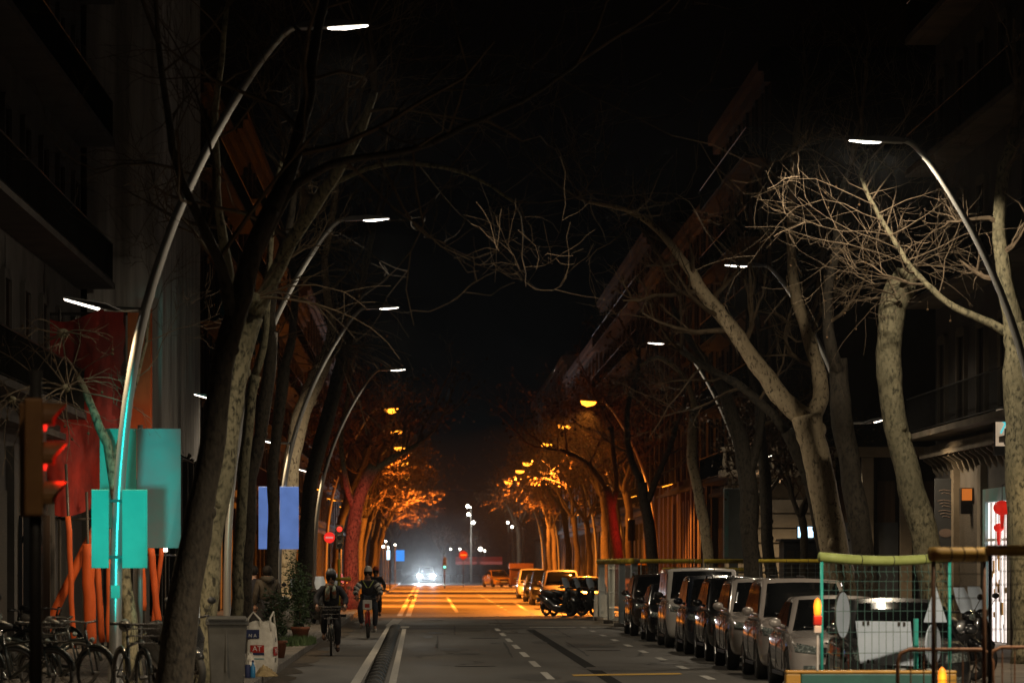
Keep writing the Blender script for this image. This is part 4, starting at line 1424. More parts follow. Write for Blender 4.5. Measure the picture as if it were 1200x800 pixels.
def bicycle(label, loc, rz, paint_, group, basket=False, plaque=False, cargo=None):
    t = thing('bicycle', label, 'bicycle', loc, rz, group)
    r = .34
    for y in (0, 1.06):
        wheel_bits(empty_part('wheel', t, (0, y, r)), r, .022, 16)
    f = MB()
    bb = (0, .62, .29)
    hd, ht = (0, .14, .62), (0, .19, .9)
    f.tube([hd, bb], .026, 8).tube([(0, .17, .8), (0, .72, .72)], .02, 8).tube([bb, (0, .75, .85)], .022, 8)
    for s in (-1, 1):
        f.tube([bb, (s * .05, 1.06, r)], .012, 6).tube([(0, .72, .74), (s * .05, 1.06, r)], .011, 6)
        f.tube([(s * .05, .0, r), (s * .05, .08, .66), (0, .14, .68)], .014, 6)
    f.tube([(0, .11, .58), ht], .024, 8)
    f.build('frame', paint_, t, True)
    mg = MB()
    for y in (0, 1.06):
        pts = [(0, y + math.cos(a) * (r + .025), r + math.sin(a) * (r + .025)) for a in [R(d) for d in range(10, 171, 16)]]
        mg.tube(pts, .026, 6)
    mg.build('mudguard', paint_, t, True)
    MB().tube([(-.31, .3, 1.02), (-.2, .2, 1.02), (0, .17, 1.0), (.2, .2, 1.02), (.31, .3, 1.02)], .014, 8).tube([ht, (0, .17, 1.0)], .016, 8).build('handlebar', 'steel_dark', t, True)
    for s in (-1, 1):
        MB().tube([(s * .25, .25, 1.02), (s * .34, .33, 1.02)], .02, 8).build('grip', 'black', t, True)
    MB().tube([(0, .75, .84), (0, .77, .96)], .014, 8).build('seat_post', 'chrome', t, True)
    MB().tube([(0, .6, .97), (0, .75, .985), (0, .87, .99)], [.022, .06, .085], 10).build('saddle', 'black', t, True)
    c = MB().lathe([(.09, -.006), (.09, .006)], (.06, *bb[1:]), 'X', 20).tube([(.07, *bb[1:]), (.08, bb[1] - .1, bb[2] - .13)], .01, 6).tube([(-.07, *bb[1:]), (-.08, bb[1] + .1, bb[2] + .13)], .01, 6)
    c.build('crank', 'chrome', t, True)
    MB().box((.13, bb[1] - .1, bb[2] - .13), (.1, .08, .022)).build('pedal', 'black', t)
    MB().box((-.13, bb[1] + .1, bb[2] + .13), (.1, .08, .022)).build('pedal', 'black', t)
    MB().ball((0, .06, .78), (.035, .04, .035), 8, 6).build('headlight', 'lens', t, True)
    if basket:
        m = MB()
        for z in (.78, .87, .96, 1.02):
            k = .8 + (z - .78) * .8
            m.tube([(-.19 * k, -.2 * k + .02, z), (.19 * k, -.2 * k + .02, z), (.19 * k, .13, z), (-.19 * k, .13, z), (-.19 * k, -.2 * k + .02, z)], .006, 4)
        for i in range(7):
            u = -1 + i / 3
            m.tube([(u * .15, -.14, .78), (u * .19, -.19, 1.02)], .004, 4).tube([(u * .15, .13, .78), (u * .19, .13, 1.02)], .004, 4)
        m.bb((-.15, -.14, .775), (.15, .13, .782))
        m.build('basket', 'steel_dark', t)
    if plaque:
        m = MB().box((0, -.06, .86), (.24, .05, .26))
        p = m.build('front_panel', 'white', t, bevel=.02)
        MB().box((0, -.088, .84), (.12, .004, .1)).build('panel_mark', 'red', p)
    return t


MG = 'scooters parked on the pavements'
s0 = scooter('dark scooter parked behind the leaning dark trunk, next to the grey bin', (X(222, 52) + .05, 52.6, .13), .5, PAINT['grey'], MG)
dup(s0, (X(20, 60), 58, .13), 1.3, 'dark scooter at the far left foot of the signal post', MG)
s1 = scooter('white scooter parked by the leafy shrub and the pale trunk', (X(352, 95), 94, .13), .35, PAINT['white'], MG)
s2 = scooter('scooter with a pale windshield parked behind the ochre fence rail', (X(1142, 58), 58, .13), .7, PAINT['black'], MG)
dup(s2, (X(1172, 59), 60.5, .13), .5, 'black scooter without light, parked between the rail and the right trunk', MG)
dup(s0, (X(372, 108), 112, .13), .2, 'dark scooter parked against the curved black trunk on the left', MG)
MG2 = 'motorbikes parked on the orange-lit stretch'
for i, (px, y, a) in enumerate(((668, 139.5, .7), (682, 140, .9), (696, 139.8, .6))):
    dup((s0, s2)[i % 2], (X(px, y), y, 0), a, f'dark motorbike with orange glints, {ORD[i].replace("nearest", "leftmost")} of the far parked ones', MG2, 1.0)
for i, (px, y) in enumerate(((402, 140), (407, 148))):
    dup(s0, (X(px, y) - .2, y, .13), .4, f'dark scooter parked under the red-lit tree, {("nearer", "farther")[i]} one', MG)
BG = 'bicycles parked on the left pavement'
b0 = bicycle('dark bicycle with a wire basket leaning beside the nearest lamp pole', (X(168, 48), 48, .13), .35, 'bike_dark', BG, basket=True)
b1 = bicycle('dark bicycle without basket parked under the orange padded props', (X(92, 54), 54, .13), 1.2, 'bike_dark', BG)
for i, (px, y, a, lab) in enumerate(((15, 50, 1.4, 'dark bicycle parked at the left picture edge'), (60, 49, 1.1, 'dark bicycle parked just right of the signal post'), (112, 50, .9, 'dark bicycle parked left of the nearest lamp pole'),
                                     (35, 62, 1.6, 'dark bicycle parked in front of the dark hoarding'), (78, 65, 1.2, 'dark bicycle standing in front of the slanting orange prop'))):
    dup(b0 if i % 2 else b1, (X(px, y), y, .13), a, lab, BG)


# ---------------------------------------------------------------- people
def skin_mesh(vs, es, rs, root=0, sub=2):
    me = bpy.data.meshes.new('tmp')
    me.from_pydata([tuple(v) for v in vs], es, [])
    o = bpy.data.objects.new('tmp', me)
    col.objects.link(o)
    o.modifiers.new('skin', 'SKIN')
    for i, r in enumerate(rs):
        d = me.skin_vertices[0].data[i]
        d.radius = (r, r) if not hasattr(r, '__len__') else r
        d.use_root = i == root
    s = o.modifiers.new('s', 'SUBSURF')
    s.levels = s.render_levels = sub
    out = evaluated(o)
    bpy.data.objects.remove(o)
    out.materials.clear()
    return out


def link_mesh(name, me, mat, parent):
    me.materials.append(M[mat])
    me.polygons.foreach_set('use_smooth', [True] * len(me.polygons))
    o = bpy.data.objects.new(name, me)
    col.objects.link(o)
    o.parent = parent
    return o


def merge_into(me, mb):
    """append the builder's geometry to a mesh so that the body stays one mesh"""
    bm = bmesh.new()
    bm.from_mesh(me)
    m2 = mb.mesh('tmp', None, True)
    bm.from_mesh(m2)
    bm.to_mesh(me)
    bm.free()
    bpy.data.meshes.remove(m2)
    return me


def person(label, loc, rz, J, jacket, legs, shoes, group, helmet=None, hair='hair', scarf=None, hood=False, stripes=False, grip=True, bag=False):
    """J: joints in metres, facing -y: pelvis, waist, chest, neck, head, and for L/R: sh, el, ha, hip, kn, an, to"""
    t = thing('person', label, 'person', loc, rz, group)
    J = {k: V(v) for k, v in J.items()}
    names = ['pelvis', 'waist', 'chest', 'neck', 'head', 'crown']
    vs = [J['pelvis'], J['waist'], J['chest'], J['neck'], J['head'], J['head'] + (J['head'] - J['neck']).normalized() * .1]
    rs = [.12, .115, .125, .052, .078, .062]
    es = [(0, 1), (1, 2), (2, 3), (3, 4), (4, 5)]
    for s in 'LR':
        i = len(vs)
        vs += [J['sh' + s], J['el' + s], J['ha' + s], J['hip' + s], J['kn' + s], J['an' + s], J['to' + s]]
        rs += [.055, .04, .032, .085, .055, .038, .034]
        es += [(2, i), (i, i + 1), (i + 1, i + 2), (0, i + 3), (i + 3, i + 4), (i + 4, i + 5), (i + 5, i + 6)]
    me = skin_mesh(vs, es, rs)
    # face, ears and hands belong to the same body mesh
    hd = J['head'] + V((0, 0, .03))
    mb = MB()
    mb.tube([hd + V((0, -.07, .02)), hd + V((0, -.105, -.02)), hd + V((0, -.075, -.035))], [.01, .018, .012], 6)
    mb.ball(hd + V((0, -.07, -.062)), (.03, .022, .01), 8, 5)
    for s in (-1, 1):
        mb.ball(hd + V((s * .082, .005, -.005)), (.014, .03, .036), 8, 6)
    for s, q in ((-1, 'L'), (1, 'R')):
        ha = J['ha' + q]
        fw = (ha - J['el' + q]).normalized()
        sd = V((1, 0, 0)) * s
        nrm = fw.cross(sd).normalized()
        sd = nrm.cross(fw).normalized()
        pc = ha + fw * .05
        mb.tube([ha, ha + fw * .04, ha + fw * .09], [.03, .042, .036], 8)
        dn = V((0, 0, -1)) if grip else fw
        for k in range(4):
            b = ha + fw * .085 + sd * (k - 1.5) * .02
            Ln = (.062, .072, .068, .052)[k]
            p1 = b + (fw * .6 + dn * .4).normalized() * Ln * .45
            p2 = p1 + (fw * .1 + dn).normalized() * Ln * .35
            p3 = p2 + (dn - fw * (.7 if grip else -.3)).normalized() * Ln * .3
            mb.tube([b - fw * .02, b, p1, p2, p3], [.01, .0098, .009, .0085, .007], 6)
        b = ha + fw * .035 - sd * .035
        mb.tube([b, b - sd * .025 + fw * .025, b - sd * .022 + fw * .055 + dn * .015], [.013, .011, .008], 6)
    merge_into(me, mb)
    body = link_mesh('body', me, 'skin', t)
    em_ = MB()
    for s in (-1, 1):
        em_ = MB().ball(hd + V((s * .032, -.074, .015)), (.014, .01, .009), 8, 6)
        em_.build('eye', 'hair', body, True)
    # hair
    if hair:
        MB().ball(hd + V((0, .025, .035)), (.112, .115, .12), 12, 9).build('hair', hair, body, True)
    if helmet:
        h = MB()
        prof = [(.001, .14), (.05, .133), (.09, .1), (.115, .04), (.118, .0), (.108, -.005)]
        h.lathe(list(reversed(prof)), hd + V((0, .02, .075)), 'Z', 18, (.95, 1.12, 1))
        ho = h.build('helmet', helmet, body, True)
        MB().tube([hd + V((-.1, 0, .05)), hd + V((-.07, -.03, -.08)), hd + V((0, -.045, -.115)), hd + V((.07, -.03, -.08)), hd + V((.1, 0, .05))], .007, 5).build('chin_strap', 'black', ho)
    # jacket
    vs = [J['pelvis'] + V((0, 0, .04)), J['waist'], J['chest'], J['neck'] - V((0, 0, .05))]
    rs = [(.19, .15), (.185, .15), (.2, .155), (.08, .08)]
    es = [(0, 1), (1, 2), (2, 3)]
    for s in 'LR':
        i = len(vs)
        el = J['el' + s]
        vs += [J['sh' + s], J['sh' + s].lerp(el, .5), el, el.lerp(J['ha' + s], .95)]
        rs += [.088, .075, .066, .05]
        es += [(2, i), (i, i + 1), (i + 1, i + 2), (i + 2, i + 3)]
    jk = link_mesh('jacket', skin_mesh(vs, es, rs), jacket, body)
    MB().tube([J['chest'] + V((0, -.15, .1)), J['waist'] + V((0, -.165, 0)), J['pelvis'] + V((0, -.17, .05))], .006, 4).build('zip', 'black', jk)
    if hood:
        MB().tube([J['neck'] + V((-.11, .0, .0)), J['neck'] + V((-.08, .1, -.01)), J['neck'] + V((0, .14, -.05)), J['neck'] + V((.08, .1, -.01)), J['neck'] + V((.11, 0, 0))], [.05, .07, .085, .07, .05], 10).build('hood', jacket, jk, True)
    if stripes:
        for s in 'LR':
            a, b = J['sh' + s], J['el' + s]
            for k, w in ((.35, .084), (.75, .077)):
                p = a.lerp(b, k)
                d = (b - a).normalized()
                MB().tube([p - d * .035, p + d * .035], w + .004, 14).build('pale_band', 'white', jk, True)
            p = b.lerp(J['ha' + s], .4)
            d = (J['ha' + s] - b).normalized()
            MB().tube([p - d * .03, p + d * .03], .068, 14).build('pale_band', 'white', jk, True)
        MB().tube([J['chest'] + V((-.14, -.1, .1)), J['chest'] + V((-.03, -.17, -.08)), J['chest'] + V((.03, -.17, -.08)), J['chest'] + V((.14, -.1, .1))], .014, 5).build('neck_band', 'olive_foam', jk)
    if scarf:
        sc_ = MB()
        n = J['neck']
        sc_.torus(n + V((0, -.01, -.02)), .085, .045, 'Z', 18, 8)
        sc_.tube([n + V((-.05, -.09, -.03)), J['chest'] + V((-.07, -.17, .0)), J['waist'] + V((-.08, -.18, .0))], [.04, .055, .05], 8)
        sc_.tube([n + V((.05, -.09, -.03)), J['chest'] + V((.06, -.17, .0)), J['waist'] + V((.07, -.18, .06))], [.04, .05, .045], 8)
        sc_.build('scarf', scarf, body, True)
    # trousers and shoes
    vs, rs, es = [J['pelvis']], [(.165, .14)], []
    for s in 'LR':
        i = len(vs)
        kn, an = J['kn' + s], J['an' + s]
        vs += [J['hip' + s], J['hip' + s].lerp(kn, .5), kn, kn.lerp(an, .5), an.lerp(kn, .06)]
        rs += [.115, .1, .08, .075, .062]
        es += [(0, i)] + [(i + k, i + k + 1) for k in range(4)]
    link_mesh('trousers', skin_mesh(vs, es, rs), legs, body)
    for s in 'LR':
        an, to = J['an' + s], J['to' + s]
        hl = an + (an - to) * .35
        hl.z = min(an.z, to.z) + .0
        MB().tube([hl - V((0, 0, .03)), an - V((0, 0, .045)), an.lerp(to, .6) - V((0, 0, .03)), to - V((0, 0, .02)), to + (to - an) * .25 - V((0, 0, .03))], [.03, .05, .047, .04, .022], 10).build('shoe', shoes, body, True)
    if bag:
        MB().box(J['chest'] + V((0, .22, -.14)), (.28, .13, .38)).build('backpack', 'black', body, bevel=.04)
    return t


RIDE = dict(pelvis=(0, .76, 1.03), waist=(0, .68, 1.17), chest=(0, .6, 1.36), neck=(0, .55, 1.5), head=(0, .51, 1.6),
            shL=(-.18, .58, 1.4), elL=(-.3, .46, 1.18), haL=(-.29, .32, 1.06), shR=(.18, .58, 1.4), elR=(.3, .46, 1.18), haR=(.29, .32, 1.06),
            hipL=(-.09, .73, .97), knL=(-.15, .38, .83), anL=(-.14, .56, .46), toL=(-.14, .44, .4),
            hipR=(.09, .73, .97), knR=(.14, .46, .62), anR=(.14, .63, .22), toR=(.14, .5, .16))
CY_G = 'cyclists on the bike lane'
Y = 78.6
x = X(388, Y)
bicycle('dark teal bicycle ridden by the person with the patterned scarf', (x, Y, 0.002), .03, 'bike_dark', 'bicycles being ridden', basket=True)
ride1 = dict(RIDE)
ride1.update(elL=(-.32, .5, 1.2), elR=(.32, .5, 1.2))
person('person in dark jacket, grey helmet and patterned scarf riding the nearest bicycle', (x, Y, -.02), .03, ride1, 'jacket_dark', 'trouser', 'shoe_dark', CY_G, helmet='helmet_grey', scarf='scarf')
Y = 97.6
x = X(430.5, Y)
bicycle('red bicycle with white front panel ridden by the person with pale arm bands', (x, Y, 0.002), -.02, 'bike_red', 'bicycles being ridden', plaque=True)
ride2 = dict(RIDE)
ride2.update(elL=(-.34, .5, 1.2), elR=(.34, .5, 1.2), knL=(-.2, .42, .72), knR=(.2, .44, .68), anL=(-.17, .58, .33), toL=(-.19, .45, .28), anR=(.17, .62, .27), toR=(.19, .49, .2),
             hipL=(-.1, .73, 1.0), hipR=(.1, .73, 1.0))
person('person in dark jacket with pale arm bands and white helmet riding the red bicycle', (x, Y, .02), -.02, ride2, 'jacket_dark', 'jeans', 'shoe', CY_G, helmet='white', stripes=True)
Y = 131
x = X(441, Y)
bicycle('dark bicycle of the rider in the orange helmet', (x, Y, 0.002), .05, 'bike_dark', 'bicycles being ridden')
person('person in dark clothes with an orange helmet riding behind the red bicycle', (x, Y, 0), .05, RIDE, 'jacket_dark', 'trouser', 'shoe_dark', CY_G, helmet='orange')
STAND = dict(pelvis=(0, 0, .93), waist=(0, .01, 1.1), chest=(0, .02, 1.3), neck=(0, 0, 1.47), head=(0, -.02, 1.57),
             shL=(-.2, .02, 1.38), elL=(-.27, .03, 1.1), haL=(-.25, -.06, .88), shR=(.2, .02, 1.38), elR=(.27, .03, 1.1), haR=(.25, -.06, .88),
             hipL=(-.095, 0, .9), knL=(-.11, -.02, .5), anL=(-.11, .03, .09), toL=(-.12, -.1, .05),
             hipR=(.095, 0, .9), knR=(.11, -.03, .5), anR=(.11, .01, .09), toR=(.13, -.12, .05))
PG = 'people standing on the left pavement'
person('person in olive hooded jacket seen from behind, standing past the white bag', (X(313, 82), 82, .13), PI + .3, STAND, 'jacket_olive', 'trouser', 'shoe_dark', PG, hood=True, grip=False)
s2_ = dict(STAND)
s2_.update(haL=(-.2, -.2, 1.05), elL=(-.26, .04, 1.12))
person('person in black standing left of the olive jacket by a tree trunk', (X(297, 84), 84, .13), PI - .5, s2_, 'jacket_dark', 'trouser', 'shoe_dark', PG, grip=False)

# ---------------------------------------------------------------- bin, bag, rags
t = thing('wheelie_bin', 'large dark grey wheeled rubbish bin with closed lid on the left pavement', 'rubbish bin', (X(266, 54.5), 54.5, .13), .06)
m = MB()
vs = [(-.235, -.26, .06), (.235, -.26, .06), (.235, .26, .06), (-.235, .26, .06), (-.285, -.34, .93), (.285, -.34, .93), (.285, .34, .93), (-.285, .34, .93)]
m.add(vs, [(0, 3, 2, 1), (4, 5, 6, 7), (0, 1, 5, 4), (1, 2, 6, 5), (2, 3, 7, 6), (3, 0, 4, 7)])
m.build('bin_body', 'bin', t, bevel=.02)
MB().bb((-.31, -.365, .9), (.31, .36, .955)).build('rim', 'bin', t, bevel=.015)
m = MB()
m.add([(-.315, -.38, .958), (.315, -.38, .958), (.315, .37, .965), (-.315, .37, .965), (-.27, -.3, 1.0), (.27, -.3, 1.0), (.27, .3, 1.03), (-.27, .3, 1.03)],
      [(0, 3, 2, 1), (4, 5, 6, 7), (0, 1, 5, 4), (1, 2, 6, 5), (2, 3, 7, 6), (3, 0, 4, 7)])
li = m.build('lid', 'bin', t, bevel=.012)
MB().tube([(-.27, -.395, .98), (.27, -.395, .98)], .014, 6).build('lid_handle', 'black', li)
for s in (-1, 1):
    MB().lathe([(.06, -.025), (.1, -.025), (.1, .025), (.06, .025)], (s * .22, .3, .1), 'X', 18).build('wheel', 'rubber', t, True)
MB().bb((-.02, -.335, .25), (.0, -.296, .85)).build('rib', 'bin', t)
Y = 61.5
t = thing('rubble_bag', 'full white woven builders bag with blue and red print beside the grey bin', 'bag', (X(307, Y), Y, .13), -.22)
rr = random.Random(4)
m = MB()
n = 28
rings = [(.0, .2), (.03, .225), (.2, .235), (.42, .23), (.6, .222), (.72, .21), (.79, .19), (.82, .12), (.8, .04)]
vs = []
for j, (z, w) in enumerate(rings):
    for i in range(n):
        a = 2 * PI * i / n
        c, s_ = math.cos(a), math.sin(a)
        e = 5.0
        k = (abs(c) ** e + abs(s_) ** e) ** (-1 / e)
        bulge = 1 + rr.uniform(-.025, .025)
        vs.append((c * k * w * bulge, s_ * k * w * bulge, z + (rr.uniform(-.03, .05) if j >= 5 else 0)))
fs = [tuple(reversed(range(n)))]
for j in range(len(rings) - 1):
    for i in range(n):
        fs.append((j * n + i, j * n + (i + 1) % n, (j + 1) * n + (i + 1) % n, (j + 1) * n + i))
fs.append(tuple((len(rings) - 1) * n + i for i in range(n)))
m.add(vs, fs)
sk = m.build('sack', 'bag', t, True)
for a, b in (((-.2, -.2), (.02, -.2)), ((.2, -.18), (.18, .18))):
    MB().tube([(a[0], a[1], .7), (a[0] * .9, a[1] * .9, .9), ((a[0] + b[0]) / 2, (a[1] + b[1]) / 2, 1.0), (b[0] * .9, b[1] * .9, .88), (b[0], b[1], .7)], .017, 6).build('loop_handle', 'bag', t, True)
for nm, mt, x0, x1, z0, z1 in (('blue_print', 'navy', -.2, .02, .58, .72), ('red_print', 'red', -.13, .1, .35, .47), ('blue_line', 'navy', -.13, .1, .31, .345), ('green_line', 'panel_grey', -.2, .1, .24, .26)):
    MB().bb((x0, -.246, z0), (x1, -.236, z1)).build(nm, mt, sk)
textpart('AT', .12, 'white', sk, (-.015, -.249, .41))
textpart('N A', .08, 'white', sk, (-.09, -.249, .62))
MB().bb((.236, -.17, .3), (.246, .06, .44)).build('red_block', 'red', sk)
textpart('TE', .11, 'white', sk, (.249, -.055, .37), (R(90), 0, R(90)))
textpart('1T', .1, 'black', sk, (.242, -.055, .22), (R(90), 0, R(90)))
textpart('E', .1, 'navy', sk, (.24, -.03, .55), (R(90), 0, R(90)))


def rag(label, loc, mt, s, seed):
    rr = random.Random(seed)
    m = MB()
    n = 13
    vs = []
    for j in range(n):
        for i in range(n):
            u, v = -1 + 2 * i / (n - 1), -1 + 2 * j / (n - 1)
            d = max(0, 1 - (u * u + v * v) ** .5)
            vs.append((u * s[0] * rr.uniform(.8, 1.1), v * s[1] * rr.uniform(.8, 1.1), .008 + s[2] * d ** .7 * rr.uniform(.45, 1.15)))
    k = len(vs)
    vs += [(a, b, max(0.0, c - .012)) for a, b, c in vs]
    fs = []
    for j in range(n - 1):
        for i in range(n - 1):
            a = j * n + i
            fs += [(a, a + 1, a + n + 1, a + n), (a + k, a + k + n, a + k + n + 1, a + k + 1)]
    m.add(vs, fs)
    o = m.build('rag', mt, None, True, loc=loc)
    return tag(o, label, 'rag', 'rags and junk beside the white bag')


rag('crumpled tan cloth heaped in front of the white builders bag', (X(312, 60.6), 60.2, .13), 'cloth_tan', (.19, .3, .2), 1)
rag('pale yellow plastic sheet sticking up between the bin and the white bag', (X(292, 60), 60.4, .13), 'bag', (.11, .22, .5), 2)
t = thing('bottle', 'blue plastic bottle lying against the foot of the white bag', 'bottle', (X(297, 59.4), 59.2, .13))
MB().lathe([(.035, 0), (.04, .02), (.04, .17), (.016, .22), (.016, .25)], (0, 0, 0), sides=14).build('bottle_body', 'blue_plastic', t, True)
MB().lathe([(.019, .25), (.019, .28)], (0, 0, 0), sides=12).build('cap', 'navy', t)
t = thing('bottle', 'dark blue can standing left of the blue bottle by the bin', 'can', (X(291, 59.4), 59.2, .13))
MB().lathe([(.04, 0), (.045, .01), (.045, .2), (.04, .21)], (0, 0, 0), sides=14).build('can_body', 'navy', t, True)

# ---------------------------------------------------------------- traffic signals
Y = 29.0
x = X(42, Y)
t = thing('traffic_light', 'brown traffic light seen from its side at the left edge, showing red', 'traffic light', (x, Y, .13))
MB().tube([(0, 0, 0), (0, 0, 3.25)], .05, 14).build('post', 'steel_dark', t, True)
zb = P(0, 605, Y).z - .13
hs = MB().bb((X(30, Y) - x, -.12, zb), (X(52, Y) - x, .16, zb + .9)).build('housing', 'sig_body', t, bevel=.02)
for i in range(3):
    zc_ = zb + .15 + i * .3
    vm = MB()
    vs, n = [], 12
    for k in range(n + 1):
        a = PI * (-.15 + 1.3 * k / n)
        c, s_ = math.cos(a), math.sin(a)
        vs.append((.065, .02 + c * .12, zc_ + s_ * .12))
        vs.append((.065 + .07 + .1 * max(0, s_), .02 + c * .115, zc_ + s_ * .115))
    k2 = len(vs)
    vs += [(a, .02 + (b - .02) * .95, zc_ + (c - zc_) * .95) for a, b, c in vs]
    fs = []
    for k in range(n):
        a = 2 * k
        fs += [(a, a + 1, a + 3, a + 2), (a + k2, a + 2 + k2, a + 3 + k2, a + 1 + k2), (a + 1, a + 1 + k2, a + 3 + k2, a + 3)]
    vm.add(vs, fs).build('visor', 'sig_body', hs)
    MB().ball((.066, .02, zc_), (.02, .1, .1), 14, 8).build('signal_lens', 'sig_red' if i == 2 else ('sig_red' if i == 1 else 'black'), hs, True)
MB().bb((-.03, -.02, zb - .12), (.03, .03, zb + .02)).build('bracket', 'rust', t)
# second head on the same post, turned to the oncoming traffic, showing green
h2 = MB().bb((-.15, .2, zb), (-.0, .42, zb + .88)).build('rear_housing', 'sig_body', t, bevel=.02)
MB().ball((-.075, .425, zb + .16), (.07, .02, .1), 14, 8).build('signal_lens', 'sig_green', h2, True)
spot('red_signal_light', (x + .14, Y + .02, zb + .5), (x + .6, Y + .02, zb + .5), 22, (1, .03, .015), 150, .5, .08)
g_ = spot('green_signal_light', (x - .07, Y + .5, zb + .2), (-4.17, 51, 2.85), 11500, (.02, .95, .84), 9.6, .6, .2)
g_.scale = (.4, 1, 1)


def signal(label, loc, rz, lens, post=3.3, two=False):
    t = thing('traffic_light', label, 'traffic light', loc, rz, 'traffic lights along the street')
    MB().tube([(0, 0, 0), (0, 0, post)], .05, 12).build('post', 'steel_dark', t, True)
    h = MB().bb((-.14, -.17, post - .85), (.14, .0, post + .05)).build('housing', 'steel_dark', t, bevel=.02)
    for i in range(3):
        z = post - .7 + .3 * i
        MB().ball((0, -.17, z), (.1, .02, .1), 14, 8).build('signal_lens', lens[i], h, True)
        MB().tube([(-.11, -.24, z + .03), (-.08, -.26, z + .1), (0, -.27, z + .125), (.08, -.26, z + .1), (.11, -.24, z + .03)], .02, 5).build('visor', 'steel_dark', h)
    return t


signal('far small traffic light showing green right of the oncoming car', (X(521, 300), 300, .0), 0, ['sig_green_dim', 'black', 'black'], 2.4)
Y = 143.5
signal('traffic light glowing red beside the red no-entry disc', (X(398, Y), Y, .13), 0, ['black', 'black', 'sig_red'], 3.2)
spot('red_signal_light', (X(398, Y) + .28, Y + .1, 2.75), (X(415, 150), 150, 2.4), 1100, (1, .02, .015), 60, .6, .1)
signal('traffic light glowing red at the right end of the yellow-topped fence', (X(741, 158), 158, .13), PI + .35, ['black', 'black', 'sig_red'], 3.6)
spot('red_signal_light', (X(741, 158), 158.6, 3.4), (X(722, 160.5), 160.5, 3.0), 230, (1, .02, .015), 110, .6, .1)


def round_sign(label, loc, z, r, lit=True, group=None):
    t = thing('road_sign', label, 'road sign', loc, 0, group)
    MB().tube([(0, .03, 0), (0, .03, z + r)], .03, 10).build('post', 'steel_dark', t, True)
    d = MB().lathe([(r, -.012), (r, .012)], (0, -.01, z), 'Y', 28).build('disc', 'sign_red_lit' if lit else 'red', t)
    MB().bb((-r * .68, -.03, z - r * .16), (r * .68, -.023, z + r * .16)).build('bar', 'sign_white_lit' if lit else 'white', d)
    return t


Y = 138
round_sign('glowing red no-entry disc with a pale bar on the left pavement', (X(386, Y), Y, .13), P(0, 629.5, Y).z - .13, .2, group='no-entry signs')
Y = 320
round_sign('small far no-entry sign beside the white lamps at the road end', (X(543, Y), Y, 0), P(0, 650, Y).z, .36, False, group='no-entry signs')
Y = 260
t = thing('direction_sign', 'bright blue rectangular sign hanging above the far left pavement', 'sign', (X(457, Y), Y, .13))
MB().tube([(0, .06, 0), (0, .06, 3.3)], .045, 10).build('post', 'steel_dark', t)
MB().bb((X(464, Y) - X(457, Y), -.02, 2.0), (X(474, Y) - X(457, Y), .02, 2.75)).build('panel', 'sign_blue', t)
MB().bb((-.22, -.03, 2.1), (.0, .02, 2.75)).build('lit_box', 'screen', t)
# ochre barrier post with cross bar on the left
Y = 128
t = thing('works_barrier', 'yellow post with a crossbar standing by the curved black trunk', 'barrier', (X(397, Y), Y, .13))
MB().tube([(0, 0, 0), (0, 0, 1.95)], .05, 10).build('post', 'yellow_foam', t, True)
MB().tube([(-.42, -.02, 1.28), (.42, -.02, 1.28)], .06, 10).build('crossbar', 'yellow_foam', t, True)
MB().bb((-.25, -.2, 0), (.25, .2, .09)).build('foot', 'rubber', t)

# ---------------------------------------------------------------- far end: white lamps, awning, container
t = thing('lamp_mast', 'tall mast with three round white lamps at the road end', 'lamp mast', (X(552, 380), 380, 0))
MB().tube([(0, 0, 0), (0, 0, P(0, 596, 380).z)], [.12, .06], 10).build('mast', 'lamp_body', t, True)
for px, py in ((548, 593), (549, 602.5), (554.5, 612)):
    p = P(px, py, 380)
    MB().tube([(0, 0, p.z - .1), (p.x - X(552, 380), 0, p.z - .05)], .03, 6).ball((p.x - X(552, 380), -.12, p.z), .16, 12, 8).build('lamp_globe', 'cold', t, True)
for i, (px, py, y) in enumerate(((595, 612, 360), (600, 617, 360))):
    p = P(px, py, y)
    t = thing('lamp_mast', f'far white globe lamp beside the orange trunks, {("upper", "lower")[i]} of the two', 'lamp mast', (p.x, y, 0))
    MB().tube([(0, 0, 0), (0, 0, p.z)], .05, 8).build('mast', 'lamp_body', t)
    MB().ball((0, -.1, p.z), .11, 10, 7).build('lamp_globe', 'cold', t, True)
for i, (px, py, w) in enumerate(((528, 643, .13), (539, 643, .16), (563, 643, .3), (568, 645, .14), (520, 646, .14), (449, 640, .16), (452, 634, .13), (463, 638, .12), (455, 641, .12))):
    y = 400 if px > 500 else 340
    p = P(px, py, y)
    t = thing('globe_light', f'tiny far white street light, {("first", "second", "third", "fourth", "fifth", "sixth", "seventh", "eighth", "ninth")[i]} in the glow at the road end', 'light', (p.x, y, 0), 0, 'tiny lights at the road end')
    MB().tube([(0, 0, 0), (0, 0, p.z)], .04, 6).build('mast', 'lamp_body', t)
    MB().ball((0, -.1, p.z), w * .62, 8, 6).build('lamp_globe', 'cold', t, True)
Y = 392
t = thing('awning', 'red awning of a stall at the road end', 'awning', (X(552, Y), Y, 0))
MB().prism([(-1.4, 1.9), (-1.4, 2.2), (-.2, 2.7), (.2, 2.7), (.2, 2.2)], -1.6, 3.2, 'YZ').build('canopy', 'red', t)
for a in (-1.5, 3.1):
    MB().tube([(a, -1.3, 0), (a, -1.3, 2.0)], .04, 6).build('leg', 'steel_dark', t)
spot('stall_light', (X(545, 375), 372, 6.5), (X(548, 385), 386, 0), 6000, (1, .93, .8), 110, .6)
Y = 316
t = thing('container', 'brown rubbish container with sloped lid at the far right kerb', 'container', (X(611, Y), Y, 0), 0)
MB().bb((-.95, 0, .15), (.95, 1.5, 1.55)).build('container_body', 'dumpster', t, bevel=.05)
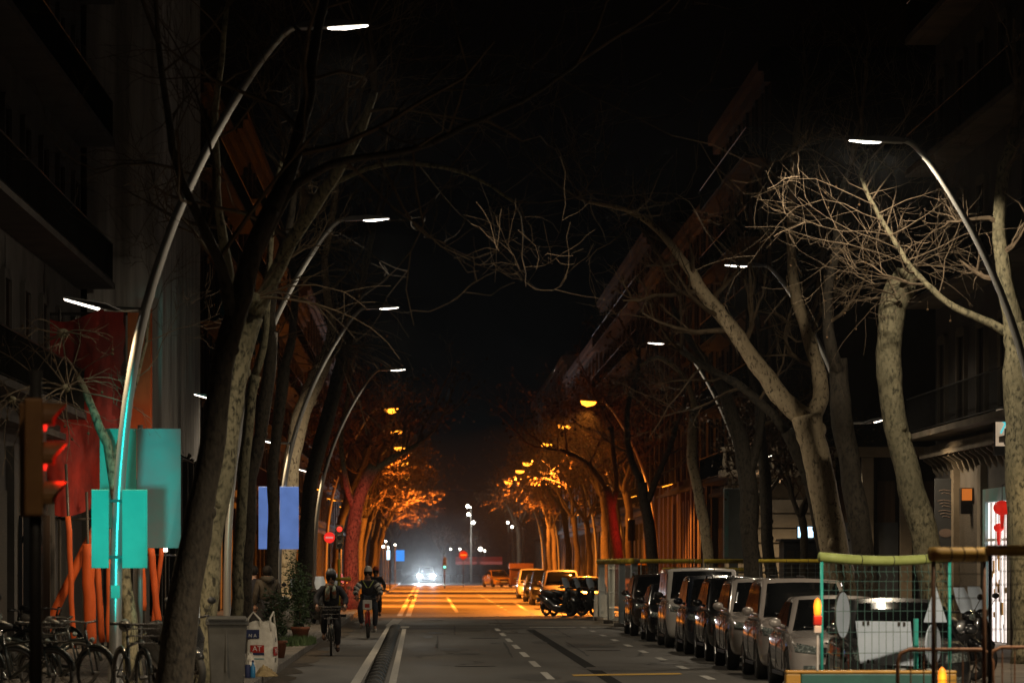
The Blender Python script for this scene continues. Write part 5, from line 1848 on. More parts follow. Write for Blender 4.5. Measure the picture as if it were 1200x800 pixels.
MB().prism([(-.1, 1.56), (1.6, 1.56), (1.6, 1.95), (.5, 2.0)], -1.02, 1.02, 'YZ').build('lid', 'dumpster', t, bevel=.03)
for a in (-.8, .8):
    for b in (.2, 1.3):
        MB().lathe([(.13, -.04), (.13, .04)], (a, b, .13), 'X', 14).build('wheel', 'rubber', t)


# ---------------------------------------------------------------- works fences, barriers, beacons on the right
def fence(label, p0, p1, foam, post, wire='wire', h=1.96, step=.095, wr=.0035, group='works fence panels on the right', sag=.0, name='mesh_fence', foam_r=.06):
    p0, p1 = V((*p0, 0)), V((*p1, 0))
    d = p1 - p0
    L = d.length
    t = thing(name, label, 'fence', p0, math.atan2(d.y, d.x), group)
    for x in (0, L):
        MB().tube([(x, 0, .05), (x, 0, h + .01)], .021, 10).build('post', post, t, True)
    m = MB()
    n = int(L / step)
    for i in range(1, n):
        x = i * L / n
        m.tube([(x, 0, .12), (x, 0, .45), (x, -.035, .49), (x, 0, .53), (x, 0, h - .26), (x, -.04, h - .21), (x, 0, h - .16), (x, 0, h - .04)], wr, 4, cap=False)
    for z in ((.12, 1.0, h - .04) if wr == .008 else (.12, .44, .54, .8, 1.06, 1.32, 1.58, h - .27, h - .15, h - .04)):
        m.tube([(0, .004, z), (L, .004, z)], wr, 4, cap=False)
    m.build('mesh', wire, t)
    if foam:
        k = 8
        pts = [(-.03 + (L + .06) * i / k, 0, h + .035 - sag * math.sin(PI * i / k)) for i in range(k + 1)]
        f = MB().tube(pts, foam_r, 14)
        fo = f.build('foam_tube', foam, t, True)
        tp = MB()
        for u in (.3, .55, .8):
            tp.torus((L * u, 0, h + .035 - sag * math.sin(PI * u)), foam_r, .006, 'X', 14, 5)
        tp.build('tie', 'black', fo)
    for x in (0, L):
        MB().bb((x - .32, -.12, 0), (x + .32, .12, .13)).build('foot', 'kerb', t, bevel=.02)
    return t


fence('green wire fence panel with a pale green foam tube, standing before the white signs', (X(963, 47), 47), (X(1116, 47) + .05, 47.6), 'olive_foam', 'teal', 'wire_green', sag=.05)
fence('blurred near fence panel with a thick ochre foam tube on brown posts', (X(1094, 36), 36), (X(1157, 36), 36.2), 'ochre_foam', 'rust', 'steel_dark', step=.2, foam_r=.068)
fence('fence panel with a brown foam tube at the right picture edge', (X(1160, 34), 34), (X(1160, 34) + 1.8, 34.4), 'ochre_foam', 'steel_dark', 'steel_dark', step=.2, foam_r=.05, h=1.99)
yy = 108.5
for i in range(7):
    fence(f'grey wire fence panel with yellow foam top along the road, {ORD[i]} from the camera', (5.85 + (.35 if i % 2 else 0), yy + i * 3.45), (5.85 + (0 if i % 2 else .35), yy + i * 3.45 + 3.4), 'yellow_foam', 'wire_pale', 'wire_pale', step=.19, wr=.008, foam_r=.085)
fence('yellow-topped fence panel across the works, left half, behind the off-roader', (6.1, 108), (7.8, 107.9), 'yellow_foam', 'wire', step=.12, wr=.006)
fence('yellow-topped fence panel across the works, right half, by the grey cabinet', (7.9, 107.6), (9.9, 108.2), 'yellow_foam', 'wire', step=.12, wr=.006)
fence('yellow-topped fence panel behind the black slanting trunk', (8.6, 98), (10.9, 98.5), 'yellow_foam', 'steel_dark', step=.2, wr=.005, foam_r=.045)
fence('yellow-topped second fence line in the works behind the white minivan', (7.0, 112), (9.6, 111), 'yellow_foam', 'wire', step=.2, wr=.005, h=1.72)

Y = 45.3
t = thing('water_barrier', 'long green plastic works barrier with a yellow top under the green fence', 'barrier', (X(920, Y), Y, 0))
pr = [(-.25, 0), (.25, 0), (.25, .14), (.12, .26), (.09, .6), (-.09, .6), (-.12, .26), (-.25, .14)]
LB = X(1120, Y) - X(920, Y)
MB().prism(pr, .18, LB - .18, 'YZ').build('barrier_body', 'barrier_green', t, bevel=.015)
MB().bb((.0, -.1, .601), (LB, .1, .64)).build('top_rail', 'barrier_yellow', t, bevel=.015)
for a in (0, LB - .18):
    MB().prism(pr, a + .002, a + .178, 'YZ').build('end_block', 'barrier_yellow', t, bevel=.015)


def beacon(label, px, Y, ztop, zfoot):
    t = thing('warning_beacon', label, 'warning lamp', (X(px, Y), Y, zfoot), 0, 'amber warning beacons')
    h = ztop - zfoot
    MB().tube([(0, 0, 0), (0, 0, h - .3)], .014, 8).build('stick', 'white', t)
    MB().bb((-.044, -.04, h - .42), (.044, .04, h - .33)).build('white_band', 'white', t, bevel=.01)
    MB().bb((-.05, -.045, h - .328), (.05, .045, h - .21)).build('battery_box', 'red', t, bevel=.012)
    MB().lathe([(.03, h - .209), (.042, h - .19), (.046, h - .09), (.034, h - .03), (.008, h)], (0, 0, 0), sides=16).build('lamp_lens', 'amber', t, True)
    l = bpy.data.lights.new('beacon_light', 'POINT')
    l.energy = 5
    l.color = (1, .3, .03)
    l.shadow_soft_size = .06
    o = bpy.data.objects.new('beacon_light', l)
    col.objects.link(o)
    o.location = (X(px, Y), Y - .16, ztop - .1)


beacon('glowing amber beacon with red and white base by the green fence left post', 958, 45.2, P(0, 700, 45.2).z, .64)
beacon('lower amber beacon glowing behind the rusty barrier rail', 1104, 40.5, P(0, 781, 40.5).z, .3)
Y = 40.5
t = thing('works_block', 'small concrete block carrying the lower amber beacon', 'block', (X(1104, Y), Y, 0))
MB().bb((-.2, -.15, 0), (.2, .15, .3)).build('block', 'kerb', t, bevel=.02)


def rail_barrier(label, p0, L, rz):
    t = thing('pedestrian_barrier', label, 'barrier', p0, rz, 'rusty tubular barriers')
    MB().tube([(0, 0, .02), (0, 0, .92), (.03, 0, 1.01), (.12, 0, 1.05), (L - .12, 0, 1.05), (L - .03, 0, 1.01), (L, 0, .92), (L, 0, .02)], .02, 10).build('frame', 'rust', t, True)
    m = MB().tube([(0, 0, .22), (L, 0, .22)], .012, 6)
    for i in range(1, int(L / .13)):
        m.tube([(i * .13, 0, .22), (i * .13, 0, 1.04)], .008, 6)
    m.build('bars', 'rust', t)
    for x in (.2, L - .2):
        MB().tube([(x, -.28, .015), (x, -.2, .05), (x, 0, .22), (x, .2, .05), (x, .28, .015)], .014, 6).build('foot', 'rust', t)


rail_barrier('rusty tubular barrier with rounded corners in front of the white board', (X(1052, 38), 38, 0), .95, 0)
rail_barrier('rusty tubular barrier farther right behind the ochre tube', (X(1160, 39), 39, 0), 1.6, .1)
# road-works signs seen through the fence
Y = 49
t = thing('road_sign', 'round white sign turned edgewise behind the left part of the green fence', 'road sign', (X(987, Y), Y, 0), .0, 'road-works signs behind the fence')
d = MB().lathe([(.3, -.01), (.3, .01)], (0, 0, 0), 'Y', 32).build('disc', 'sign_back', t, loc=(0, 0, P(0, 720, Y).z))
d.rotation_euler = (0, 0, R(66))
MB().torus((0, 0, 0), .3, .012, 'Y', 32, 6).build('disc_edge', 'steel_dark', d)
MB().tube([(0, .05, 0), (0, .05, 1.5)], .025, 8).build('post', 'steel_dark', t)
Y = 49.5
t = thing('works_board', 'rectangular white board in a teal frame standing behind the green fence', 'board', (X(1037, Y), Y, 0), 0, 'road-works signs behind the fence')
za, zb_ = P(0, 777, Y).z, P(0, 727, Y).z
w = X(1072, Y) - X(1003, Y)
b = MB().add([(-w / 2 + .06, -.01, za), (w / 2 - .01, -.01, za - .03), (w / 2 - .05, -.01, zb_ - .01), (-w / 2, -.01, zb_), (-w / 2 + .06, .01, za), (w / 2 - .01, .01, za - .03), (w / 2 - .05, .01, zb_ - .01), (-w / 2, .01, zb_)],
             [(0, 1, 2, 3), (4, 7, 6, 5), (0, 4, 5, 1), (1, 5, 6, 2), (2, 6, 7, 3), (3, 7, 4, 0)]).build('panel', 'sign_back', t)
MB().box((w / 2 + .02, 0, (za + zb_) / 2 - .02), (.06, .05, zb_ - za + .1)).build('side_frame', 'teal', t)
MB().tube([(-w / 2 + .1, .04, 0), (-w / 2 + .05, .04, zb_ - .03)], .018, 6).tube([(w / 2, .04, 0), (w / 2, .04, zb_)], .018, 6).build('leg', 'steel_dark', t)
cl = MB()
for x_, z_ in ((-.28, zb_ - .03), (-.22, zb_ - .03), (.18, zb_ - .04), (.25, zb_ - .04), (-.22, za + .03), (-.16, za + .03)):
    cl.box((x_, -.02, z_), (.03, .02, .05))
cl.build('clamp', 'steel_dark', b)
t = thing('road_sign', 'white triangular sign above a round one at the right post of the green fence', 'road sign', (X(1096, Y), Y, 0), 0, 'road-works signs behind the fence')
z0_, z1_ = P(0, 729, Y).z, P(0, 684, Y).z
MB().prism([(-.155, z0_), (.155, z0_), (0, z1_)], -.01, .01).build('triangle', 'sign_back', t, bevel=.01)
d = MB().lathe([(.27, -.01), (.27, .01)], (0, 0, 0), 'Y', 32).build('disc', 'sign_back', t, loc=(-.03, 0, z0_ - .29))
d.rotation_euler = (0, 0, R(62))
MB().tube([(0, .04, 0), (0, .04, z1_ - .05)], .025, 8).build('post', 'steel_dark', t)
# small white A-board by the far fence
Y = 130.5
t = thing('a_board', 'small white folding board standing at the far end of the yellow-topped fence', 'board', (X(705.5, Y) - .05, Y, 0))
MB().prism([(-.24, .0), (.24, .0), (.2, .86), (-.2, .86)], -.015, .015).build('front_panel', 'white', t)
p = MB().prism([(-.24, .0), (.24, .0), (.2, .86), (-.2, .86)], .385, .415).build('back_panel', 'white', t)
MB().bb((-.1, -.022, .2), (.1, -.016, .3)).build('printed_block', 'slate', t)
MB().tube([(-.19, .0, .83), (-.19, .4, .83)], .012, 5).tube([(.19, .0, .83), (.19, .4, .83)], .012, 5).build('brace', 'steel_dark', t)
# grey advertising cabinet
Y = 121
t = thing('advert_cabinet', 'tall plain grey cabinet panel beside the third right lamp pole', 'cabinet', (X(860, Y), Y, .13))
a, b = X(848.5, Y) - X(860, Y), X(871, Y) - X(860, Y)
q = MB().bb((a, 0, P(0, 655, Y).z - .13), (b, .3, P(0, 572, Y).z - .13)).build('cabinet_body', 'slate', t, bevel=.02)
MB().bb((a + .02, -.012, P(0, 652, Y).z - .13), (a + .14, -.003, P(0, 575, Y).z - .13)).build('pale_strip', 'panel_grey', q)
MB().bb((-.14, .06, 0), (.14, .24, P(0, 655, Y).z - .1)).build('leg', 'slate', t, bevel=.01)
# kiosk and bright screen
Y = 116
t = thing('kiosk', 'dark boarded kiosk under the bright white screen', 'kiosk', (X(955, Y), Y, .13))
w = .95
q = MB().bb((-w, 0, 0), (w, 1.6, P(0, 634, Y).z - .13)).build('wall', 'kiosk', t, bevel=.02)
MB().bb((-w - .1, -.12, P(0, 634, Y).z - .129), (w + .1, 1.7, P(0, 634, Y).z - .05)).build('roof', 'kiosk', t, bevel=.01)
for i in range(6):
    MB().bb((-w + .08 + i * .31, -.03, .1), (-w + .32 + i * .31, -.004, 2.2)).build('shutter_panel', 'shutter', q)
t = thing('lit_screen', 'bright bluish-white screen glowing on top of the dark kiosk', 'screen', (X(944, Y), Y, P(0, 633, Y).z - .0))
MB().bb((X(935, Y) - X(944, Y) - .03, .0, .06), (X(953, Y) - X(944, Y) + .03, .12, .45)).build('casing', 'black', t)
MB().bb((X(935, Y) - X(944, Y), -.012, .09), (X(953, Y) - X(944, Y), -.002, .42)).build('display', 'screen', t)
MB().bb((-.05, .02, -.02), (.05, .08, .07)).build('bracket', 'black', t)

# ---------------------------------------------------------------- buildings
def building(label, side, y0, y1, h, mt, xf, floors=5, bay=3.0, end=False, balcony=True, depth=12, shop='shutter', corn=True, ground=4.6):
    """a block along the street; facade plane x = xf, seen at a glance; side -1 left, +1 right"""
    t = thing('building', label, 'building', (xf, y0, .13), 0, 'buildings along the street')
    s = side
    L = y1 - y0
    MB().bb((0, 0, 0), (s * depth, L, h)).build('wall', mt, t)
    tr = 'stone' if y0 == 70 else ('shade_dark' if mt == 'shade_dark' else 'stone_grey')
    if corn:
        c = MB()
        c.bb((-s * .45, -.1, h - .5), (s * .3, L - .02, h - .12)).bb((-s * .25, -.05, h - .85), (s * .3, L - .03, h - .502))
        c.build('cornice', tr, t)
        MB().bb((-s * .42, -.06, ground - .15), (s * .1, L - .03, ground - .02)).bb((-s * .3, -.05, ground - .021), (s * .1, L - .04, ground + .15)).build('shop_cornice', tr, t)
        n = int(L / .9) if y0 == 70 else 0
        b0_ = MB().prism([(0, ground - .62), (-.1 * s, ground - .5), (-.16 * s, ground - .34), (-.36 * s, ground - .2), (-.36 * s, ground - .151), (0, ground - .151)], 0, .2, 'XZ').mesh('bracket', tr) if n else None
        for i in range(n):
            bo_ = bpy.data.objects.new('bracket', b0_)
            col.objects.link(bo_)
            bo_.parent = t
            bo_.location = (0, (i + .4) * L / n, 0)
    MB().bb((0, .2, h - .01), (s * (depth - .3), L - .2, h + .35)).build('roof', 'shade_dark', t)
    n = max(1, int(L / bay))
    fh = (h - 1.0 - ground) / floors
    w0 = None
    for f in range(floors):
        for i in range(n):
            y = (i + .5) * L / n
            z = ground + .5 + f * fh
            if w0 is None:
                q = MB()
                for a, b_, c, d in ((-.72, -.55, -.05, 2.35), (.55, .72, -.05, 2.35), (-.549, .549, 2.2, 2.4)):
                    q.bb((-s * .1, a, c), (s * .05, b_, d))
                w0 = q.build('window', tr, t)
                MB().bb((-s * .02, -.548, -.05), (s * .02, .548, 2.198)).build('pane', 'glass', w0)
                g = MB()
                for a in (-.55, -.02, .51):
                    g.bb((-s * .05, a + .001, -.04), (-s * .021, a + .039, 2.19))
                g.build('glazing_bar', 'wood', w0)
                w0.location = (0, y, z)
            else:
                c = copy_tree(w0, t)
                c.location = (0, y, z)
    if balcony:
        b0 = None
        for f in range(floors):
            z = ground + .3 + f * fh
            q = MB().bb((-s * .85, .5, 0), (-s * .002, L - .5, .14))
            if b0 is None:
                b0 = q.build('balcony', tr, t)
                b0.location = (0, 0, z)
                g = MB()
                g.tube([(-s * .8, .55, 1.05), (-s * .8, L - .55, 1.05)], .02, 5).tube([(-s * .8, .55, .2), (-s * .8, L - .55, .2)], .015, 5)
                g.tube([(-s * .8, .55, 1.05), (0, .55, 1.05)], .02, 5).tube([(-s * .8, .55, .2), (0, .55, .2)], .015, 5)
                k = int((L - 1.1) / .14)
                for i in range(k + 1):
                    y = .55 + (L - 1.1) * i / k
                    g.tube([(-s * .8, y, .14), (-s * .8, y, 1.05)], .008, 3, cap=False)
                for i in range(6):
                    x = -s * (.8 - .14 * i)
                    g.tube([(x, .55, .14), (x, .55, 1.05)], .008, 3, cap=False)
                g.build('railing', 'iron', b0)
            else:
                c = copy_tree(b0, t)
                c.location = (0, 0, z)
    # ground floor: pilasters and shop shutters
    n = max(1, int(L / 4))
    for i in range(n):
        ya, yb = L * i / n, L * (i + 1) / n
        MB().bb((-s * .16, ya + .05, 0), (s * .05, ya + .6, ground - .52)).build('pilaster', tr, t)
        MB().bb((-s * .04, ya + .75, .05), (s * .05, yb - .15, 3.2)).build('shop_shutter', shop, t)
    return t


# left side
building('dark left block with iron balconies behind the traffic light', -1, 50, 90, 19, 'stone_grey', -8.2, 4, 3.4)
building('left house rising behind the grey scaffold net', -1, 92, 112, 20, 'stone', -8.2, 5, 3.3, balcony=False)
building('left corner house beyond the scaffold', -1, 132, 160, 19, 'shade_dark', -8.0, 5, 3.5)
building('near-black left house behind the red-glowing tree', -1, 160.2, 196, 21, 'shade_dark', -8.0, 5, 4)
building('left house in the middle of the orange-lit row', -1, 196.2, 246, 18, 'shade_dark_rough', -8.0, 4, 5)
building('long left house near the blue hanging sign', -1, 246.2, 310, 20, 'stone', -8.0, 5, 6, balcony=False)
building('farthest left house at the road end', -1, 310.2, 420, 19, 'stone_grey', -8.0, 4, 8, balcony=False)
# right side
building('right house with the lit shop, carved cornice and dark iron balcony', 1, 70, 97, 19, 'stone_grey', 13.0, 4, 3.3, corn=True)
building('pale banded stone corner house behind the bright screen', 1, 129, 152, 19, 'shade_dark', 11.7, 5, 3.3)
building('right house with tall brown striped cladding lit orange', 1, 152.3, 206, 17, 'shade_dark', 11.9, 4, 4, balcony=False, shop='wood', ground=5.2)
building('right house behind the red-glowing tree', 1, 206.3, 262, 20, 'shade_dark', 12.2, 5, 5)
building('long right house in the far orange-lit row', 1, 262.3, 330, 18, 'shade_dark_rough', 12.2, 4, 6, balcony=False)
building('farthest right house at the road end', 1, 330.3, 430, 20, 'stone_grey', 12.2, 5, 8, balcony=False)
building('dark house closing the street far beyond the lamps', 1, 620, 640, 22, 'stone_grey', -30, 5, 6, balcony=False, depth=24)
building('dark block far beyond the oncoming car', 1, 640, 670, 14, 'stone_grey', -4, 3, 6, balcony=False, depth=40)
# banding, balustrade and end wall of the stone corner house
t = thing('corner_front', 'banded stone end front with a balustraded balcony behind the thin trunks', 'building front', (11.7, 128.9, .13), 0, 'buildings along the street')
w = MB()
for i in range(9):
    w.bb((-1.6, -.3, .02 + i * .5), (1.6, .06, .46 + i * .5))
w.bb((-1.5, -.2, 0), (1.5, .055, 4.7))
w.build('banded_wall', 'stone', t)
MB().bb((-1.8, -1.0, 4.71), (1.8, .06, 4.95)).build('balcony_slab', 'stone', t, bevel=.03)
for i in range(7):
    MB().bb((1.75 + i * 1.3, -.28, .02), (2.15 + i * 1.3, .06, 5.4)).build('pilaster', 'stone', t, bevel=.02)
    MB().bb((2.3 + i * 1.3, -.02, .05), (2.9 + i * 1.3, .05, 4.6)).build('shutter', 'wood', t)
    MB().bb((2.2 + i * 1.3, -.05, .0), (3.0 + i * 1.3, -.03, 3.2)).build('door_panel', 'kiosk', t)
MB().bb((1.6, -.45, 5.41), (11, .06, 5.75)).build('cornice_band', 'stone', t, bevel=.03)
q = MB()
for i in range(15):
    q.lathe([(.06, 0), (.04, .06), (.09, .22), (.05, .5), (.07, .62)], (-1.65 + i * .235, -.88, 4.951), sides=10)
q.build('balusters', 'stone', t, True)
MB().bb((-1.8, -1.0, 5.58), (1.8, -.78, 5.72)).build('handrail', 'stone', t)
# striped cladding strips on the orange-lit house, each a batten of the same wall
t = thing('cladding', 'tall brown vertical cladding panels on the orange-lit right house', 'cladding', (11.9, 153, .13))
q = MB()
i = 0
y = 0.3
rr = random.Random(12)
while y < 50:
    wd = rr.uniform(.35, .9)
    q.bb((-rr.uniform(.18, .5), y, .4), (-.06, y + wd, rr.choice((4.6, 5.0, 5.6))))
    y += wd + rr.uniform(.4, 1.1)
q.build('cladding_panels', 'wood', t)

# --- the lit shop on the right
xs = 13.0
t = thing('shop_front', 'brightly lit shop doorway with pale metal frame behind the right fence', 'shop', (xs, 84.2, .13))
D0, D1 = 0.0, 3.3
MB().bb((-.14, D0 - .3, 0), (-.005, D0, 3.5)).bb((-.14, D1, 0), (-.005, D1 + .35, 3.5)).bb((-.14, D0 + .001, 3.2), (-.005, D1 - .001, 3.5)).build('door_frame', 'panel_grey', t, bevel=.01)
MB().bb((-.06, D0 + .01, .02), (-.045, D1 - .01, 3.19)).build('lit_interior', 'shop_light', t)
q = MB()
for y in (.6, 1.2, 1.9, 2.6):
    q.bb((-.11, y, .02), (-.065, y + .06, 3.18))
q.bb((-.1, D0 + .02, 2.3), (-.066, D1 - .02, 2.36))
q.build('door_bars', 'white', t)
q = MB()
rr = random.Random(2)
for i in range(26):
    y, z = rr.uniform(.1, 3), rr.uniform(.3, 1.9)
    q.bb((-.08, y, z), (-.062, y + rr.uniform(.08, .3), z + rr.uniform(.06, .3)))
q.build('window_posters', 'barrier_yellow', t)
spot('shop_glow', (xs - .3, 85.8, 3.2), (xs - 2.2, 84.5, .4), 260, (1.0, .86, .78), 150, .8, .5)
for k, (y, z) in enumerate(((84.0, 3.15), (84.5, 2.72))):
    t = thing('paper_lantern', f'glowing red paper lantern hanging at the lit shop, {("upper", "lower smaller")[k]} one', 'lantern', (xs - .27, y, z), 0, 'red lanterns at the shop')
    s = (.2, .12)[k]
    MB().ball((0, 0, 0), (s, s, s * .82), 16, 10).build('lantern_body', 'lantern', t, True)
    MB().tube([(0, 0, s * .8), (0, 0, s * .8 + .35), (.268, 0, s * .8 + .4)], .01, 5).build('cord', 'black', t)
    MB().tube([(0, 0, -s * .8), (0, 0, -s * .8 - .3)], [.05, .03], 8).build('tassel', 'lantern', t)
t = thing('lightbox_sign', 'small upright cream light box with a teal mark above the shop door', 'sign', (xs - .02, 83.6, 4.0))
q = MB().bb((-.5, -.1, .3), (0, .1, 1.35)).build('casing', 'black', t, bevel=.01)
MB().bb((-.47, -.115, .5), (-.03, -.102, 1.32)).build('lit_face', 'sign_cream', q)
MB().tube([(-.36, -.125, .78), (-.16, -.125, 1.18)], .02, 5).tube([(-.4, -.125, 1.1), (-.12, -.125, .9)], .02, 5).tube([(-.36, -.125, 1.2), (-.2, -.125, 1.26)], .018, 5).build('teal_mark', 'sign_teal', q)
t = thing('wall_lamp', 'orange glowing wall lamp box left of the shop door', 'lamp', (xs - .002, 90.4, 3.1))
MB().bb((-.3, -.16, 0), (0, .16, .62)).build('casing', 'black', t)
MB().bb((-.28, -.175, .32), (-.04, -.162, .6)).build('lit_face', 'wall_lamp', t)
Y = 93
t = thing('blade_sign', 'tall dark hanging sign with faint pale lettering left of the shop', 'sign', (X(1108, Y), Y, 1.95))
q = MB().bb((-.27, -.05, 0), (.27, .05, 2.05)).build('board', 'kiosk', t, bevel=.01)
MB().lathe([(.17, -.004), (.17, .004)], (0, -.055, .72), 'Y', 24, (1, 1, .62)).build('oval_mark', 'faint_print', q)
for z_, n_, w_ in ((1.75, 2, .16), (1.5, 3, .2), (1.25, 3, .18), (.35, 2, .15)):
    for k_ in range(n_):
        MB().tube([(-w_ + .05 * k_, -.056, z_ - .07 * k_), (-.05, -.056, z_ + .025 - .07 * k_), (w_ - .04 * k_, -.056, z_ - .01 - .07 * k_)], .009, 4).build('script_line', 'faint_print', q)
MB().bb((.0, -.02, 1.85), (xs - X(1108, Y) - .002, .02, 1.92)).build('bracket', 'black', t)

# ---------------------------------------------------------------- scaffold, red tarpaulin, hoarding and orange padded props on the left
t = thing('scaffold', 'tall scaffold wrapped in grey dust netting with vertical folds', 'scaffold', (-8.1, 90.5, .13))
rr = random.Random(6)


def net(path, z0, z1):
    m = MB()
    pts = []
    for a, b in zip(path, path[1:]):
        a, b = V((*a, 0)), V((*b, 0))
        n = int((b - a).length / .16)
        nm = V((b.y - a.y, a.x - b.x, 0)).normalized()
        for i in range(n):
            pts.append(a.lerp(b, i / n) + nm * (.06 * math.sin(i * 1.3 + rr.uniform(-.8, .8)) + rr.uniform(-.035, .035)))
    pts.append(V((*path[-1], 0)))
    nz = 14
    vs = []
    for j in range(nz + 1):
        z = z0 + (z1 - z0) * j / nz
        for p in pts:
            vs.append((p.x + rr.uniform(-.012, .012), p.y + rr.uniform(-.012, .012), z + (rr.uniform(-.12, .05) if j == 0 else 0)))
    k = len(pts)
    fs = [(j * k + i, j * k + i + 1, (j + 1) * k + i + 1, (j + 1) * k + i) for j in range(nz) for i in range(k - 1)]
    return m.add(vs, fs)


net([(0, 0), (1.75, 0), (1.75, 15.5)], 4.7, 21).build('netting', 'net', t, True)
q = MB()
for x in (.1, 1.6):
    for y in (.2, 2.7, 5.2, 7.7, 10.2, 12.7, 15.2):
        q.tube([(x, y, 0), (x, y, 21)], .025, 6)
for z in (2.0, 4.6, 6.6, 8.6, 10.6, 12.6):
    q.tube([(1.6, .1, z), (1.6, 15.4, z)], .025, 6).tube([(.05, .2, z), (1.7, .2, z)], .025, 6)
q.build('tubes', 'steel_dark', t)
q = MB()
for z in (4.63, 6.63, 8.63, 10.63, 12.63):
    q.bb((.2, .25, z), (1.5, 15.3, z + .05))
q.build('deck', 'wood', t)
t = thing('tarpaulin', 'dark red tarpaulin sheeting on a steel frame at the left edge', 'tarpaulin', (-9.4, 82, .13))
m = MB()
nx, nz = 40, 26
vs = []
for j in range(nz + 1):
    for i in range(nx + 1):
        x_ = 2.9 * i / nx
        z_ = 2.95 + 4.2 * j / nz
        vs.append((x_, .1 * math.sin(x_ * 5 + z_) + rr.uniform(-.05, .05) + .12 * math.sin(z_ * 2.2 + x_), z_ + (.15 * math.sin(x_ * 3) if j in (0, nz) else 0)))
fs = [(j * (nx + 1) + i, j * (nx + 1) + i + 1, (j + 1) * (nx + 1) + i + 1, (j + 1) * (nx + 1) + i) for j in range(nz) for i in range(nx)]
m.add(vs, fs).build('sheet', 'tarp_red', t, True)
q = MB()
for x_ in (0, 1.45, 2.75):
    q.tube([(x_, .35, 0), (x_, .35, 7.3)], .04, 8)
for z_ in (2.75, 5.0, 7.2):
    q.tube([(-.2, .35, z_), (3.0, .35, z_)], .035, 8)
q.build('frame', 'steel_dark', t)
MB().bb((2.95, -.1, 3.6), (3.45, .35, 7.3)).build('side_board', 'orange', t)
t = thing('hoarding', 'dark works hoarding with brown and grey boards at the lower left', 'hoarding', (-8.0, 76, .13))
x_ = -1.6
rr = random.Random(9)
q0, q1 = MB(), MB()
k = 0
while x_ < .4:
    w_ = rr.uniform(.16, .4)
    (q1 if k % 3 == 1 else q0).bb((x_, 0, .05), (x_ + w_ - .02, .05 + .03 * (k % 2), 2.75))
    x_ += w_
    k += 1
q0.build('dark_boards', 'kiosk', t)
q1.build('brown_boards', 'wood', t)
MB().bb((-1.6, .09, .02), (.5, .13, .3)).bb((-1.6, .09, 2.2), (.5, .13, 2.35)).build('rail', 'steel_dark', t)
PR = 'orange padded props of the scaffold'
Y = 80
prs = [((80, 605), (87, 760), .12, 'thin orange padded prop leaning slightly, first from the hoarding'), ((103, 640), (106, 762), .27, 'thickest upright orange padded prop left of the teal panel'),
       ((120, 612), (44, 770), .2, 'long orange padded prop slanting down to the left'), ((113, 645), (120, 752), .14, 'orange padded prop right behind the thickest one'),
       ((146, 660), (152, 710), .16, 'orange padded prop just right of the lamp pole'), ((166, 655), (168, 715), .14, 'orange padded prop beside the grey board post'),
       ((177, 640), (186, 735), .15, 'orange padded prop leaning right beside the dark trunk'), ((190, 640), (178, 742), .11, 'thin orange padded prop crossing next to the dark trunk'),
       ((128, 655), (127, 752), .1, 'thin orange padded prop hidden behind the small teal panel'), ((50, 640), (54, 700), .1, 'short orange padded tube right of the signal post')]
for i, (a, b, w_, lab) in enumerate(prs):
    y = Y + (i % 4) * .55
    p, q = P(a[0], a[1], y), P(b[0], b[1], y)
    dr = (q - p).normalized()
    root = q + dr * max(0, (q.z - .13) / max(.2, -dr.z))
    t = thing('shoring_prop', lab, 'prop', (root.x, root.y, .13), 0, PR)
    p, q = p - root + V((0, 0, .0)), q - root
    p.z, q.z = p.z, q.z
    o = V((0, 0, root.z - .13))
    top = p - dr * 1.1
    MB().tube([V((0, 0, 0)), top], .03, 8).build('steel_tube', 'steel_dark', t, True)
    n = 8
    MB().tube([p.lerp(q, k / n) + V((rr.gauss(0, .008), rr.gauss(0, .008), 0)) for k in range(n + 1)], [w_ / 2 * rr.uniform(.93, 1.05) for k in range(n + 1)], 14).build('foam_sleeve', 'orange', t, True)
    MB().bb((-.12, -.12, 0), (.12, .12, .02)).build('base_plate', 'steel_dark', t)
t = thing('works_light', 'small white work light under the teal board', 'lamp', (X(194, 79), 79, .13))
MB().tube([(0, 0, 0), (0, 0, P(0, 645, 79).z - .13)], .015, 6).build('stick', 'steel_dark', t)
MB().bb((-.04, -.05, P(0, 646, 79).z - .13), (.04, .02, P(0, 643, 79).z - .05)).build('lamp_face', 'led_dim', t)
spot('prop_fill_spot', (X(150, 76), 74.5, 4.6), (X(125, 80), 80.5, 1.2), 800, (1.0, .72, .42), 80, .8, .2)  # unseen fill light added to brighten the orange props

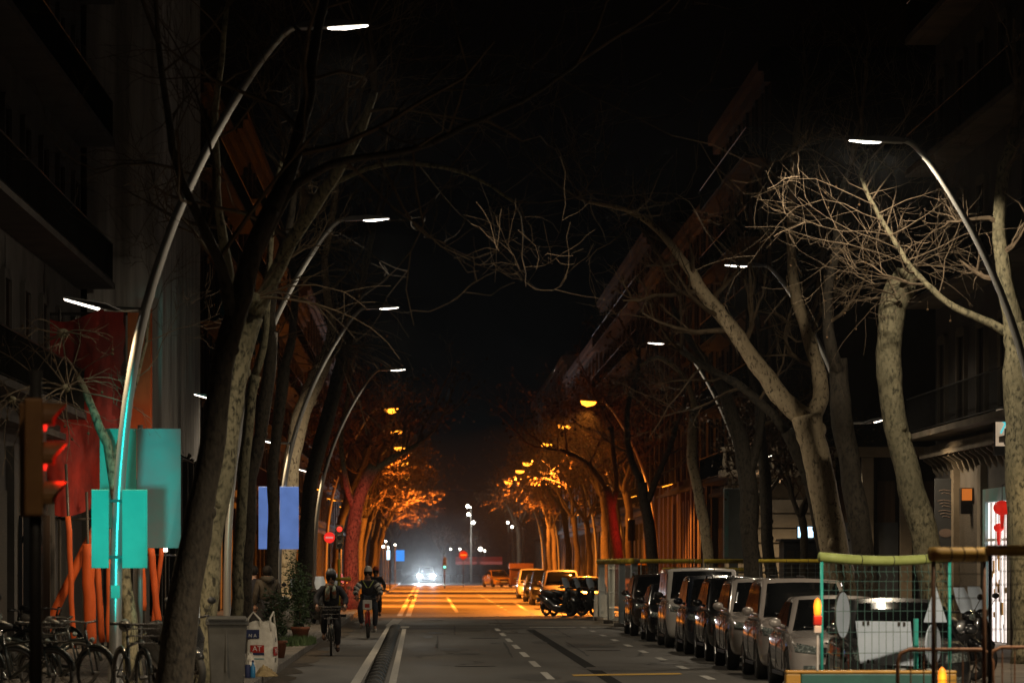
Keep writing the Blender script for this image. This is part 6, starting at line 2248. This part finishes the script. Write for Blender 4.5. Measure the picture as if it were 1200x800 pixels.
# ---------------------------------------------------------------- night air
HAZE = 0.00013
if HAZE:
    hm = bpy.data.materials.new('night_air')
    hm.use_nodes = True
    t_ = hm.node_tree
    t_.nodes.remove(t_.nodes['Principled BSDF'])
    pv = t_.nodes.new('ShaderNodeVolumePrincipled')
    pv.inputs['Color'].default_value = (.8, .85, .9, 1)
    pv.inputs['Density'].default_value = HAZE
    pv.inputs['Anisotropy'].default_value = .65
    t_.links.new(pv.outputs[0], t_.nodes['Material Output'].inputs['Volume'])
    ho = MB().bb((-310, -30, -1.1), (310, 1510, 34)).build('haze', hm)
    ho['kind'] = 'stuff'
# pale volume added round the oncoming car to give its headlamps a bloom
mm = bpy.data.materials.new('bloom_air')
mm.use_nodes = True
t_ = mm.node_tree
t_.nodes.remove(t_.nodes['Principled BSDF'])
pv = t_.nodes.new('ShaderNodeVolumePrincipled')
pv.inputs['Color'].default_value = (.85, .92, .95, 1)
pv.inputs['Density'].default_value = .0009
pv.inputs['Anisotropy'].default_value = .75
t_.links.new(pv.outputs[0], t_.nodes['Material Output'].inputs['Volume'])
mo_ = MB().ball((0, 0, 0), (7.5, 16, 7), 20, 12).build('bloom_volume', mm, loc=(1, 366, 2.5))
mo_['kind'] = 'stuff'
mo_['label'] = 'thin pale bloom added round the oncoming headlights at the road end'
# ---------------------------------------------------------------- night sky
w = bpy.data.worlds.new('World')
sc.world = w
w.use_nodes = True
n, l = w.node_tree.nodes, w.node_tree.links
sk = n.new('ShaderNodeTexSky')
sk.sky_type = 'NISHITA'
sk.sun_disc = False
sk.sun_elevation = R(-3)
sk.sun_rotation = R(200)
bg = n['Background']
l.new(sk.outputs[0], bg.inputs['Color'])
bg.inputs['Strength'].default_value = 0.012

sc.render.engine = 'CYCLES'
c = sc.cycles
c.use_denoising = True
c.denoiser = 'OPENIMAGEDENOISE'
c.max_bounces = 5
c.diffuse_bounces = 1
c.glossy_bounces = 3
c.transmission_bounces = 2
c.transparent_max_bounces = 4
c.sample_clamp_indirect = 2.0
c.caustics_reflective = False
c.caustics_refractive = False
c.use_light_tree = True
vs = sc.view_settings
vs.view_transform = 'Standard'
vs.look = 'None'
vs.exposure = 0
vs.gamma = 1
